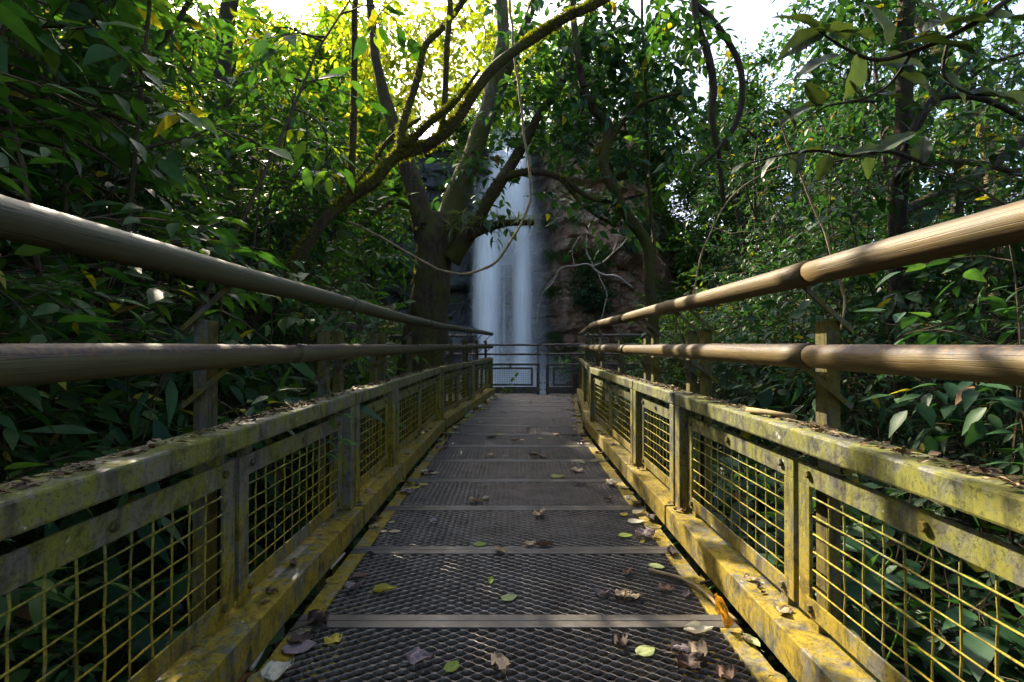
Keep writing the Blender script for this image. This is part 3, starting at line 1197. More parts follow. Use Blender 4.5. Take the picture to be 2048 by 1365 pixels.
def poles():
    for s in (-1, 1):
        for lvl, (z, mat, joints) in enumerate((
                (0.975, 'pole' if s > 0 else 'pole_grey', [-1.2, 1.22, 3.25, 5.3, 8.05] if s > 0 else [-1.2, 2.16, 4.1, 5.9, 8.1]),
                (0.772, 'pole_dirty' if s > 0 else 'pole_dirty_grey', [-1.2, 1.22, 3.2, 5.4, 8.03] if s > 0 else [-1.2, 1.62, 3.6, 5.8, 8.1]))):
            for q, (y0, y1) in enumerate(zip(joints, joints[1:])):
                pts = pole_pts(s, y0, y1 - 0.002, 0.716, z)
                rad = []
                r = random.Random(s * 10 + lvl * 100 + q)
                n = len(pts)
                kn = [r.uniform(0.3, 0.7), r.uniform(0.1, 0.9)]
                for i, p in enumerate(pts):
                    t = i / (n - 1)
                    rr = 0.0292 + 0.0016 * (1 - t) + 0.0012 * noise.noise(p * 2.2)
                    for k in kn:
                        rr += 0.0022 * math.exp(-((t - k) * (y1 - y0) / 0.035) ** 2)
                    dd = t * (y1 - y0)
                    if dd < 0.10:
                        rr += 0.0022 * (1 - dd / 0.10)
                    if t > 0.97:
                        rr -= 0.0015
                    rad.append(rr)
                    p.z += 0.006 * noise.noise(Vector((p.y * 0.8, s * 3, lvl * 7)))
                    p.x += 0.005 * noise.noise(Vector((p.y * 0.8, s * 3, lvl * 7 + 50)))
                c = pts[0].copy()
                pts = [p - c for p in pts]
                o = MB().tube(pts, rad, 20, True).build('handrail_pole', M[mat], None, True)
                o.location = c
                nm = ['length nearest the viewer', 'second length from the viewer', 'third length from the viewer', 'farthest length by the waterfall end'][q]
                tag(o, f'{"upper" if lvl == 0 else "lower"} {SIDE[s]} bamboo handrail pole, {nm}', 'handrail', 'round bamboo handrail poles of the walkway')


poles()


# ------------------------------------------------------------------ viewing platform and its railings beyond the walkway
def platform():
    Z0 = -0.105
    YF = 9.05
    mb = MB().box(-2.6, 4.6, 8.06, 9.25, Z0 - 0.06, Z0)
    o = mb.build('viewing_platform', M['brown_steel'])
    tag(o, kind='structure')

    def fence(x0, x1, lab, inner):
        t = thing('platform_railing_panel', lab, 'railing', (x0, YF, Z0), 0, 'brown railing panels of the viewing platform')
        L = x1 - x0
        MB().box(0, L, -0.03, 0.03, 0.53, 0.57).build('top_rail', M['brown_steel'], t, False, 0.004)
        MB().box(0, L, -0.04, 0.04, 0.025, 0.145).build('bottom_rail', M['brown_steel'], t, False, 0.004)
        for xx in (0, L - 0.055):
            MB().box(xx, xx + 0.055, -0.028, 0.028, -0.02, 0.527).build('post', M['brown_steel'], t, False, 0.004)
        a, b = 0.12, L - 0.12
        f = MB()
        f.box(a, b, -0.01, 0.01, 0.46, 0.495).box(a, b, -0.01, 0.01, 0.165, 0.20)
        f.box(a, a + 0.035, -0.01, 0.01, 0.2002, 0.4598).box(b - 0.035, b, -0.01, 0.01, 0.2002, 0.4598)
        fo = f.build('mesh_frame', M['brown_steel'], t)
        w = MB()
        n = int((b - a) / 0.042)
        for i in range(1, n):
            xx = a + (b - a) * i / n
            w.tube([(xx, 0.002, 0.19), (xx, 0.002, 0.47)], 0.002, 4, False)
        for i in range(1, 7):
            zz = 0.20 + 0.26 * i / 7
            w.tube([(a + 0.02, -0.002, zz), (b - 0.02, -0.002, zz)], 0.002, 4, False)
        wo = w.build('wire_mesh', M['brown_steel'], fo)
        wo['kind'] = 'stuff'
        for k in range(3):
            xx = a + (b - a) * (k + 0.5) / 3
            MB().box(xx, xx + 0.04, -0.012, 0.012, 0.4955, 0.5295).build('spacer', M['brown_steel'], t)
        e = L - 0.03 if inner == 'r' else 0.03
        dxi = 1 if inner == 'r' else -1
        MB().tube([(e, 0, 0.571), (e, 0, 0.905 - 0.02)], 0.012, 8).build('stay', M['brown_steel'], t)
        for zz in (0.10, 0.22):
            MB().tube([(e, -0.034, zz), (e + dxi * 0.07, -0.034, zz)], 0.009, 8).build('bolt', M['brown_steel'], t)

    fence(-2.3, 0.50, 'brown platform railing panel left of the narrow gap, in front of the falls', 'r')
    fence(0.615, 3.0, 'brown platform railing panel right of the narrow gap, beyond the walkway end', 'l')

    def rail(p, q, r, lab):
        pts = [Vector(p).lerp(Vector(q), i / 12) for i in range(13)]
        for pp in pts:
            pp.z += 0.008 * noise.noise(pp * 1.3)
        o = MB().tube([v - pts[0] for v in pts], r, 10).build('platform_rail', M['brown_steel'], None, True)
        o.location = pts[0]
        tag(o, lab, 'rail', 'brown round rails of the viewing platform')
    for z, nm in ((Z0 + 0.905, 'upper'), (Z0 + 0.735, 'lower')):
        rail((-2.4, YF, z), (0.525, YF, z), 0.020, f'{nm} brown round rail across the end of the walkway, left of the gap')
        rail((0.59, YF, z), (4.2, YF, z), 0.020, f'{nm} brown round rail across the end of the walkway, right of the gap')
    rail((-3.2, 10.6, 0.985), (-0.75, 10.6, 0.985), 0.03, 'dark round rail farther back, behind the left handrail ends')
    rail((1.55, 10.6, 1.00), (4.6, 10.6, 1.00), 0.03, 'dark round rail farther back, behind the right handrail posts')
    for x in (-3.1, -1.9, -0.8):
        o = MB().box(-0.03, 0.03, -0.03, 0.03, -2.6, 0.955 + 0.6).build('rail_stanchion', M['brown_steel'])
        o.location = (x, 10.6, -0.6)
        tag(o, f'{ordn("sl")} dark stanchion of the farther rail, behind the left handrail ends', 'post', 'stanchions of the farther rails')
    for x in (1.65, 3.0, 4.5):
        o = MB().box(-0.03, 0.03, -0.03, 0.03, -2.6, 0.97 + 0.6).build('rail_stanchion', M['brown_steel'])
        o.location = (x, 10.6, -0.6)
        tag(o, f'{ordn("sr")} dark stanchion of the farther rail, behind the right handrail posts', 'post', 'stanchions of the farther rails')
    t = thing('slat_fence', 'low weathered timber slat fence behind the right railing', 'fence', (1.9, 10.0, 0), -0.12)
    for z in (0.02, 0.2, 0.38, 0.55):
        MB().box(0, 3.6, -0.02, 0.02, z, z + 0.1).build('slat', M['timber'], t, False, 0.004)
    for x in (0.1, 1.2, 2.3, 3.4):
        MB().box(x, x + 0.09, 0.0205, 0.09, -1.6, 0.68).build('post', M['timber'], t, False, 0.004)
    t = thing('notice_board', 'small dark brown board with a thin orange border at the right end of the deck', 'sign', (1.06, 8.86, 0), 0)
    MB().box(0, 0.30, 0, 0.03, 0.0, 0.30).build('panel', M['board'], t, False, 0.004)
    bd = MB()
    bd.box(0.012, 0.288, -0.0025, -0.0005, 0.012, 0.016).box(0.012, 0.288, -0.0025, -0.0005, 0.284, 0.288)
    bd.box(0.012, 0.016, -0.0025, -0.0005, 0.0162, 0.2838).box(0.284, 0.288, -0.0025, -0.0005, 0.0162, 0.2838)
    bd.build('border', M['orange'], t)
    for x in (0.03, 0.24):
        MB().box(x, x + 0.03, 0.0305, 0.055, -0.105, 0.25).build('leg', M['brown_steel'], t)


platform()


# ------------------------------------------------------------------ big trees with hand-laid limbs
def spline(pts, rad, n=5):
    """smooth a limb through its control points"""
    out, ro = [], []
    P = [Vector(p) for p in pts]
    for i in range(len(P) - 1):
        p0, p1, p2, p3 = P[max(i - 1, 0)], P[i], P[i + 1], P[min(i + 2, len(P) - 1)]
        for k in range(n):
            t = k / n
            out.append(0.5 * ((2 * p1) + (p2 - p0) * t + (2 * p0 - 5 * p1 + 4 * p2 - p3) * t * t + (3 * p1 - p0 - 3 * p2 + p3) * t ** 3))
            ro.append(rad[i] + (rad[i + 1] - rad[i]) * t)
    out.append(P[-1]); ro.append(rad[-1])
    return out, ro


def limb(mb, pxs, radpx, Y=None, n=5, sides=10, ecc=0.16, wob=0.02):
    pts = [W(*p) if len(p) == 3 else W(p[0], p[1], Y) for p in pxs]
    ds = [p[2] if len(p) == 3 else Y for p in pxs]
    rad = [r * d / 1000 for r, d in zip(radpx, ds)]
    pts, rad = spline(pts, rad, n)
    pts = [p + Vector((noise.noise(p * 2.1), noise.noise(p * 2.1 + Vector((9, 0, 0))), noise.noise(p * 2.1 + Vector((0, 9, 0))))) * wob for p in pts]
    mb.tube(pts, rad, sides, True, ecc)
    return pts, rad


def moss_on(lv, pts, rad, n, size, r, up=0.3):
    for _ in range(n):
        k = r.randrange(len(pts) - 1)
        p = pts[k].lerp(pts[k + 1], r.random())
        t = (pts[k + 1] - pts[k]).normalized()
        while True:
            d = rv(r, 1)
            d = d - t * d.dot(t)
            if d.length < 1e-3:
                continue
            d.normalize()
            if d.z > -0.3 + r.random() * up or r.random() < 0.15:
                break
        dens = noise.noise(p * 2.5)
        if dens < -0.15:
            continue
        l = size * r.uniform(0.5, 1.5)
        lv.add(p + d * rad[k] * 0.95, d + rv(r, 0.5), rv(r, 1), l, l * 0.35)


def sun_lane(x, y, z, rad):
    """does foliage at this place stand in the sunlight that reaches the right railing?"""
    t = (x - 0.70) / SUN.x
    if t < 0:
        return False
    yy = y - SUN.y * t
    zz = z - SUN.z * t
    return 0.3 - rad < yy < 4.4 + rad and -0.05 - rad < zz < 1.1 + rad


def in_gap(p):
    """gaps between the leaf sprays, through which the sun dapples the right railing"""
    if not sun_lane(p.x, p.y, p.z, 0.4):
        return False
    t = (p.x - 0.70) / SUN.x
    return noise.noise(Vector(((p.y - SUN.y * t) * 1.7, (p.z - SUN.z * t) * 1.1, 4.2))) > -0.30


def spray_cloud(lv, mb, r, px, py, Y, rpx, dY, n, ll, nl=6, ratio=0.45, droop=0.3, flat=1.0):
    for _ in range(n):
        a, q = r.uniform(0, 2 * PI), math.sqrt(r.random())
        p = W(px + math.cos(a) * q * rpx, py + math.sin(a) * q * rpx * flat, Y + r.uniform(-dY, dY))
        if in_gap(p):
            continue
        twig_leaves(lv, mb, r, p, rv(r, 1) + Vector((0, 0, -0.1)), ll * nl * 0.42, nl, ll, ratio, thick=0.004, droop=droop)


def tree_main():
    r = random.Random(5)
    base = W(850, 760, 7.4)
    t = thing('forest_tree', 'large mossy tree forking low, standing left of the waterfall beyond the left handrail', 'tree', (0, 0, 0))
    mt, ml, mp, lv, tw, ms = MB(), MB(), MB(), Leaves(), MB(), Leaves()
    Y = 7.4
    pts, rad = limb(mt, [(830, 900), (842, 780), (850, 690), (858, 600), (866, 530), (874, 470), (882, 430)], [72, 54, 44, 39, 37, 36, 26], Y, sides=16, ecc=0.22)
    moss_on(ms, pts, rad, 2600, 0.028, r, 2.0)
    # left limb, the pale right limb, the mossy right limb, the arching limb
    L = []

    def part(name, bark, pl, rl, Yd, **kw):
        m_ = MB()
        L.append(limb(m_, pl, rl, Yd, **kw))
        m_.build(name, M[bark], t, True)
    part('limb', 'bark_moss', [(864, 530), (838, 410), (822, 350), (800, 290), (782, 230), (765, 180), (750, 110), (742, 20), (730, -80)], [24, 21, 18, 15, 13, 11, 9, 8, 7], Y)
    part('limb', 'bark_moss', [(905, 520, 7.3), (930, 480, 7.2), (952, 445, 7.1), (975, 400, 7.0), (1010, 352, 6.9), (1040, 300, 6.9), (1075, 235, 7.0), (1110, 185, 7.0), (1150, 110, 7.1), (1180, 20, 7.2)], [20, 17, 14, 13, 12, 11, 9, 8, 7, 5], None)
    part('limb', 'bark_moss', [(1005, 358, 6.9), (1040, 345, 6.8), (1085, 345, 6.7), (1130, 362, 6.6), (1175, 392, 6.5), (1225, 402, 6.4), (1290, 385, 6.3)], [8, 7.5, 7, 6, 5, 4, 3], None)
    part('limb', 'bark_moss', [(1120, 358, 6.6), (1150, 392, 6.55), (1190, 428, 6.5), (1235, 455, 6.5)], [5, 4.5, 4, 2.5], None)
    part('limb', 'bark_moss', [(925, 485, 7.2), (960, 462, 7.0), (1010, 448, 6.9), (1070, 447, 6.8)], [8, 8, 7, 5], None)
    part('limb', 'bark_moss', [(840, 420), (800, 405), (770, 410), (745, 430)], [9, 7, 5, 3], Y)
    part('pale_limb', 'bark_pale', [(872, 520), (908, 410), (938, 330), (958, 270), (982, 190), (1000, 120), (1006, 60), (1004, 0), (998, -80)], [31, 26, 20, 18, 16, 14.5, 13, 12, 11], Y, sides=14)
    part('pale_limb', 'bark_moss', [(935, 320), (960, 270), (990, 205), (1012, 150), (1035, 90), (1060, 20), (1090, -60)], [10, 12, 11, 10, 9, 8, 7], Y + 0.3)
    for p, q in L:
        moss_on(ms, p, q, 700, 0.030, r)
    mt.build('trunk', M['bark_moss'], t, True)
    # dark broad leaves hanging from the right-hand limbs
    for (px, py, y, rp, dy, n) in ((1120, 150, 6.9, 95, .5, 46), (1230, 120, 6.8, 110, .6, 60), (1330, 90, 6.6, 100, .6, 48), (1180, 240, 6.8, 80, .4, 30), (1270, 220, 6.6, 80, .5, 30),
                                   (1120, 285, 6.8, 60, .3, 14), (1190, 330, 6.6, 60, .3, 12), (1240, 420, 6.5, 60, .3, 16), (970, 350, 7.0, 50, .3, 9), (990, 300, 7.2, 45, .3, 9), (1050, 290, 7.0, 40, .3, 7), (960, 440, 7.0, 35, .2, 5), (1060, 400, 6.8, 40, .3, 4),
                                   (1090, 40, 7.0, 120, .6, 36), (880, 330, 7.3, 60, .4, 26), (800, 440, 7.3, 60, .4, 22), (760, 480, 7.2, 55, .4, 18), (1380, 180, 6.5, 70, .4, 20), (1020, 230, 7.2, 50, .4, 10)):
        spray_cloud(lv, tw, r, px, py, y, rp, dy, n, 0.15, 6, 0.48)
    link('crown', lv.mesh('crown', 8), M['dark'], t)
    tw.build('twigs', M['twig'], t)['kind'] = 'stuff'
    link('moss', ms.mesh('moss', 4), M['moss'], t)['kind'] = 'stuff'
    # upper left crown leaves, the sun glow put into their colour
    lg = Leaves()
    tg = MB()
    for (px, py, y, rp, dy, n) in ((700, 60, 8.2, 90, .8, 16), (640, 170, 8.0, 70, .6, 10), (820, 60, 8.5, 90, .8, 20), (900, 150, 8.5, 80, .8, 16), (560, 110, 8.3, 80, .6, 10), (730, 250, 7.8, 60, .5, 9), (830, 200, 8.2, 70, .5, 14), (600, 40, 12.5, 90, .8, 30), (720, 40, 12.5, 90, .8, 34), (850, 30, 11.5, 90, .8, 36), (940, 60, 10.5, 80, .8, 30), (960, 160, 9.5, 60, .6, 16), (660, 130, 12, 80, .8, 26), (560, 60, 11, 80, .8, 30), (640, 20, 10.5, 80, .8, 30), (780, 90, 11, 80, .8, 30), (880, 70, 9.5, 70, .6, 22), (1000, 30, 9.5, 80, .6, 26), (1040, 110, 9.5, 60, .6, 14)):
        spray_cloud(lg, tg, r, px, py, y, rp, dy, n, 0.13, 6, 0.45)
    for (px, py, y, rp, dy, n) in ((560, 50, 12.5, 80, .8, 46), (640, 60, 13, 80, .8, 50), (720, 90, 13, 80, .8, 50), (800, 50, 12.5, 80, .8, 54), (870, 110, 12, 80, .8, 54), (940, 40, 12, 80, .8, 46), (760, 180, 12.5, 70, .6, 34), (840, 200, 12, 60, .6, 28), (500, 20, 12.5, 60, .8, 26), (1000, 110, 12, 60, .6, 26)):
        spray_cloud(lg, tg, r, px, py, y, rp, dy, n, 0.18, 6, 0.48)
    link('sunlit_leaves', lg.mesh('sunlit_leaves', 8), M['backlit'], t)
    tg.build('twigs', M['twig'], t)['kind'] = 'stuff'
    ld, td = Leaves(), MB()  # leaf sprays added across the sun's path to shade the deck
    for (c, n) in (((-2.3, 5.9, 2.75), 30), ((-2.2, 5.4, 2.6), 14), ((-2.9, 6.7, 3.6), 22), ((-2.3, 7.0, 3.25), 22), ((-2.8, 7.6, 3.9), 22), ((-2.0, 6.2, 2.7), 14), ((-2.9, 6.6, 3.3), 14), ((-1.9, 7.3, 3.1), 12)):
        for _ in range(n):
            pp = Vector(c) + rv(r, 0.30)
            if in_gap(pp):
                continue
            twig_leaves(ld, td, r, pp, rv(r, 1), 0.36, 6, 0.14, 0.46, thick=0.004)
    for i_ in range(11):  # more sprays added on sun rays over a deck grid, as blockers
        for j_ in range(16):
            pp = Vector((-0.55 + 0.09 * i_, 1.25 + 0.22 * j_, 0)) + Vector((-0.66, 1.0, 0.92)) * r.uniform(3.3, 4.3) + rv(r, 0.05)
            if not in_gap(pp):
                twig_leaves(ld, td, r, pp, rv(r, 1), 0.30, 4, 0.15, 0.5, thick=0.004)
    link('crown', ld.mesh('crown', 8), M['mid'], t)
    td.build('twigs', M['twig'], t)['kind'] = 'stuff'
    # strap-leaved epiphytes on the low limb
    for q, (px, py, y) in enumerate(((905, 455, 7.2), (925, 430, 7.1), (940, 452, 7.0), (965, 443, 6.9), (1000, 440, 6.85), (1035, 438, 6.8), (1060, 440, 6.8))):
        le = Leaves()
        for _ in range(60):
            a = r.uniform(0, 2 * PI)
            le.add(rv(r, 0.015), (math.cos(a), math.sin(a), r.uniform(-0.5, 1.1)), (0, 0, 1), r.uniform(0.10, 0.24), 0.014)
        e = link('epiphyte', le.mesh('epiphyte', 8, 0.1, 0.5), M['strap'], None, 0, W(px, py, y))
        tag(e, f'tuft of strap leaves on the low limb crossing the waterfall, {ordn("epi")} from the trunk', 'epiphyte', 'epiphyte tufts on the low limb')


def tree_leaning():
    r = random.Random(8)
    t = thing('leaning_tree', 'slim leaning tree with sunlit moss crossing diagonally over the walkway from the left', 'tree', (0, 0, 0))
    mt, lv, tw, ms = MB(), Leaves(), MB(), Leaves()
    Bs = []

    def part(name, pl, rl, **kw):
        m_ = MB()
        Bs.append(limb(m_, pl, rl, **kw))
        m_.build(name, M['bark_moss'], t, True)
    part('trunk', [(440, 760, 4.0), (490, 655, 4.0), (560, 560, 4.0), (632, 460, 4.05), (690, 402, 4.1), (745, 368, 4.1), (792, 312, 4.15), (850, 288, 4.2), (905, 242, 4.2), (955, 180, 4.2), (1000, 130, 4.2), (1065, 75, 4.2), (1120, 42, 4.2), (1200, 0, 4.2), (1290, -60, 4.2)],
         [20, 15, 11.5, 11, 11, 11.5, 12, 11, 10.5, 10.5, 10, 10, 9.5, 9, 7], sides=12, ecc=0.25, wob=0.04)
    part('limb', [(800, 308, 4.15), (806, 250, 4.2), (822, 190, 4.25), (838, 130, 4.3), (848, 90, 4.3), (885, 50, 4.35), (925, 0, 4.4), (960, -50, 4.4)], [10, 8, 7.5, 7, 6.5, 6.5, 6, 5])
    part('limb', [(880, 262, 4.2), (888, 200, 4.2), (892, 120, 4.2), (897, 30, 4.2), (900, -50, 4.2)], [7, 6.5, 6, 6, 5])
    part('limb', [(700, 400, 4.1), (704, 300, 4.0), (708, 180, 3.95), (706, 60, 3.9), (712, -50, 3.9)], [8, 7, 6.5, 6, 5])
    part('limb', [(812, 292, 4.15), (860, 240, 4.1), (905, 205, 4.1), (960, 140, 4.1)], [8, 6.5, 5, 3])
    part('limb', [(690, 400, 4.1), (760, 300, 4.4), (800, 262, 4.4), (840, 235, 4.5)], [3, 4, 6, 3])
    for (p, q), n in zip(Bs, (9000, 1300, 600, 600, 1600, 700)):
        moss_on(ms, p, q, n, 0.026, r, 0.5)
    for (px, py, y, rp, dy, n) in ((640, 60, 3.9, 80, .3, 10), (720, 60, 3.9, 60, .3, 9), (690, 170, 3.95, 50, .3, 6), (700, 280, 3.9, 40, .3, 5), (630, 290, 3.9, 40, .2, 4), (560, 40, 3.8, 60, .3, 6), (930, 40, 4.3, 50, .3, 4), (740, 200, 3.9, 40, .2, 4)):
        spray_cloud(lv, tw, r, px, py, y, rp, dy, n, 0.10, 6, 0.40, flat=0.9)
    link('crown', lv.mesh('crown', 8), M['backlit'], t)
    tw.build('twigs', M['twig'], t)['kind'] = 'stuff'
    link('moss', ms.mesh('moss', 4), M['moss'], t)['kind'] = 'stuff'


def thin_tree(name, label, cat, pxlist, radlist, bark, mossn=0, sprays=(), leaf='dark', ll=0.13, seed=1, sides=9, wob=0.02, tmpl=8, ratio=0.45):
    r = random.Random(seed)
    t = thing(name, label, cat, (0, 0, 0))
    mt, ms, lv, tw = MB(), Leaves(), Leaves(), MB()
    for k, (pl, rl) in enumerate(zip(pxlist, radlist)):
        mt = MB()
        p, q = limb(mt, pl, rl, None, 5, sides, 0.12, wob)
        if mossn:
            moss_on(ms, p, q, mossn, 0.024, r)
        mt.build('limb' if k else 'trunk', M[bark], t, True)
    if ms.P:
        link('moss', ms.mesh('moss', 4), M['moss'], t)['kind'] = 'stuff'
    for (px, py, y, rp, dy, n) in sprays:
        spray_cloud(lv, tw, r, px, py, y, rp, dy, n, ll, 6, ratio)
    if lv.P:
        link('crown', lv.mesh('crown', tmpl), M[leaf], t)
        tw.build('twigs', M['twig'], t)['kind'] = 'stuff'
    return t


tree_main()
tree_leaning()
thin_tree('young_tree', 'slender mossy tree with a kinked trunk right of the waterfall', 'tree',
          [[(1310, 800, 6.4), (1303, 640, 6.4), (1298, 560, 6.4), (1294, 492, 6.4), (1262, 440, 6.35), (1232, 385, 6.3), (1208, 335, 6.3), (1214, 285, 6.3), (1216, 245, 6.3), (1185, 215, 6.3), (1162, 150, 6.3), (1150, 60, 6.3), (1145, -60, 6.3)],
           [(1300, 600, 6.4), (1308, 500, 6.5), (1300, 400, 6.6), (1296, 280, 6.6), (1290, 120, 6.6), (1285, -40, 6.6)],
           [(1212, 300, 6.3), (1250, 240, 6.2), (1300, 200, 6.1), (1380, 180, 6.0)]],
          [[14, 12, 11, 11, 11, 10, 10, 11, 10, 9, 8, 7, 6], [4, 4, 4, 3.5, 3, 2.5], [5, 4.5, 4, 2.5]], 'bark_moss', 500,
          [(1250, 330, 6.3, 60, .3, 10), (1190, 440, 6.3, 45, .2, 8), (1330, 330, 6.2, 60, .3, 8), (1200, 120, 6.3, 90, .4, 26), (1300, 40, 6.4, 110, .5, 40), (1150, 40, 6.3, 70, .4, 16), (1370, 250, 6.2, 60, .3, 14)], 'dark', 0.14, 3)
thin_tree('hanging_liana', 'dark curving liana stem hanging before the bright sky gap right of centre', 'liana',
          [[(1385, -40, 4.6), (1395, 40, 4.6), (1418, 110, 4.6), (1428, 170, 4.6), (1424, 240, 4.6), (1440, 330, 4.7), (1452, 420, 4.8)],
           [(1392, 5, 4.6), (1440, 55, 4.6), (1478, 120, 4.6), (1486, 180, 4.6), (1478, 230, 4.6), (1440, 290, 4.6), (1400, 330, 4.6)]],
          [[7, 7, 8, 8, 7, 5, 4], [6, 6, 6, 6, 6, 5, 3]], 'bark_dark', 0, [(1330, 300, 4.6, 40, .2, 6), (1400, 60, 4.6, 50, .3, 14), (1360, 10, 4.7, 60, .3, 14), (1420, 280, 4.7, 50, .3, 8)], 'mid', 0.11, 4)
thin_tree('forest_tree', 'straight dark tree trunk on the right, twined with a thin stem', 'tree',
          [[(1808, 860, 4.2), (1806, 600, 4.2), (1800, 420, 4.2), (1806, 280, 4.2), (1812, 140, 4.2), (1815, 0, 4.2), (1820, -200, 4.2)],
           [(1780, 860, 4.1), (1786, 560, 4.1), (1792, 400, 4.1), (1800, 330, 4.05), (1830, 250, 4.0), (1860, 200, 4.0), (1960, 100, 4.0)],
           [(1812, 300, 4.2), (1860, 215, 4.2), (1900, 190, 4.2), (1990, 205, 4.2), (2080, 260, 4.2)]],
          [[20, 17, 15, 15, 15, 15, 14], [7, 7, 7, 7, 6, 5, 3], [8, 7, 6, 6, 4]], 'bark_dark', 0,
          [(1800, 20, 4.3, 120, .4, 44), (1950, 60, 4.4, 110, .4, 44), (1680, 50, 4.4, 100, .4, 34), (1720, 190, 4.5, 80, .4, 14), (1860, 180, 4.5, 90, .4, 20), (1900, 300, 4.4, 80, .4, 16), (2020, 260, 4.2, 70, .3, 16)], 'dark', 0.10, 5)
thin_tree('forest_tree', 'tan curved tree trunk near the right picture edge', 'tree',
          [[(1995, 800, 6.5), (1992, 520, 6.5), (1985, 380, 6.5), (1978, 300, 6.5), (1958, 220, 6.5), (1925, 160, 6.5), (1880, 100, 6.5), (1830, 20, 6.5), (1800, -60, 6.5)]],
          [[12, 11, 10, 10, 10, 9, 8, 7, 6]], 'bark_tan', 0, [(1900, 60, 6.5, 110, .6, 46), (2020, 120, 6.6, 90, .6, 40), (1820, 180, 6.6, 90, .5, 36), (1640, 130, 6.8, 90, .6, 34), (1740, 60, 6.8, 90, .6, 46), (1600, 40, 7.0, 70, .6, 34), (1850, 260, 7.0, 90, .6, 30), (1960, 230, 7.0, 90, .6, 40), (1700, 250, 7.2, 90, .6, 34), (1580, 260, 7.2, 70, .6, 22)], 'dark', 0.10, 6)
thin_tree('dead_tree', 'slanting mossy dead trunk behind the upper right handrail', 'dead tree',
          [[(1800, 430, 4.6), (1880, 390, 4.8), (1960, 345, 5.0), (2060, 270, 5.2), (2140, 200, 5.4)], [(1790, 355, 5.0), (1880, 325, 5.0), (1980, 330, 5.0), (2080, 360, 5.0)]],
          [[9, 11, 12, 13, 12], [5, 6, 6, 5]], 'bark_dark', 200, (), 'dark', 0.1, 7)
thin_tree('forest_tree', 'dark upright trunk in the shade on the upper left', 'tree',
          [[(452, 760, 6.4), (455, 500, 6.4), (448, 320, 6.4), (440, 200, 6.4), (445, 80, 6.4), (470, -60, 6.4)],
           [(440, 240, 6.4), (380, 150, 6.2), (330, 60, 6.0), (300, -40, 6.0)],
           [(446, 260, 6.4), (470, 170, 6.3), (520, 130, 6.2), (600, 160, 6.2)]],
          [[22, 19, 17, 17, 16, 14], [7, 6, 5, 4], [6, 5, 4, 2]], 'bark_dark', 0, [(330, 60, 6.2, 90, .5, 30), (520, 40, 6.3, 70, .4, 12)], 'mid', 0.11, 8)
thin_tree('young_tree', 'thin dark sapling slanting up through the left thicket', 'tree',
          [[(280, 330, 3.0), (310, 120, 3.0), (360, 30, 3.0), (400, -40, 3.0)], [(210, 360, 2.6), (300, 115, 2.8), (370, 20, 2.9)], [(190, 110, 3.4), (200, 0, 3.4), (205, -60, 3.4)], [(205, 380, 3.4), (195, 250, 3.4), (190, 110, 3.4)]],
          [[5, 5, 5, 4], [3, 3.5, 3], [6, 6, 5], [7, 7, 6]], 'bark_dark', 0, [(380, 40, 3.0, 70, .3, 9)], 'mid', 0.10, 9)


def liana(name, label, pts, r, mat, group=None):
    P = [W(*p) for p in pts]
    Q, rr = spline(P, [r] * len(P), 7)
    Q = [q + Vector((noise.noise(q * 5), noise.noise(q * 5 + Vector((7, 0, 0))), noise.noise(q * 5 + Vector((0, 7, 0))))) * min(0.02, r * 2.2) for q in Q]
    o = MB().tube([q - Q[0] for q in Q], [x * (1 + 0.25 * noise.noise(q * 9)) for q, x in zip(Q, rr)], 7, True, 0.1).build(name, M[mat], None, True)
    o.location = Q[0]
    return tag(o, label, 'liana', group)


liana('liana', 'pale liana hanging from the canopy and looping left in front of the waterfall',
      [(1018, -30, 5.2), (1024, 60, 5.2), (1034, 150, 5.2), (1046, 240, 5.2), (1056, 320, 5.2), (1062, 370, 5.2), (1058, 410, 5.2), (1040, 450, 5.2), (1010, 500, 5.2), (975, 535, 5.25), (930, 546, 5.3), (880, 540, 5.35), (830, 515, 5.4), (770, 480, 5.4), (700, 445, 5.5), (640, 430, 5.6)], 0.013, 'liana')
liana('liana', 'straight tan liana slanting down behind the upper right handrail',
      [(1560, 240, 2.6), (1580, 300, 2.6), (1610, 370, 2.6), (1645, 450, 2.55), (1668, 520, 2.5), (1690, 600, 2.5), (1680, 660, 2.5)], 0.005, 'liana')
liana('liana', 'tan dry stem bending down to the left among the right shrubs',
      [(1570, 330, 3.0), (1520, 350, 3.0), (1460, 400, 3.0), (1425, 460, 3.0), (1400, 520, 3.0), (1385, 600, 3.0)], 0.0045, 'liana')
liana('liana', 'thin dry vine draped over the joint of the right railing',
      [(1300, 775, 3.0), (1345, 790, 2.5), (1372, 782, 2.45), (1392, 768, 2.5), (1402, 770, 2.6), (1410, 800, 2.7)], 0.0022, 'liana')
liana('liana', 'thin green tendril hanging in the wire mesh of the nearest right panel',
      [(1700, 1040, 1.03), (1780, 1100, 1.04), (1755, 1150, 1.04), (1785, 1210, 1.04), (1792, 1260, 1.04), (1750, 1365, 1.03)], 0.0016, 'lime')


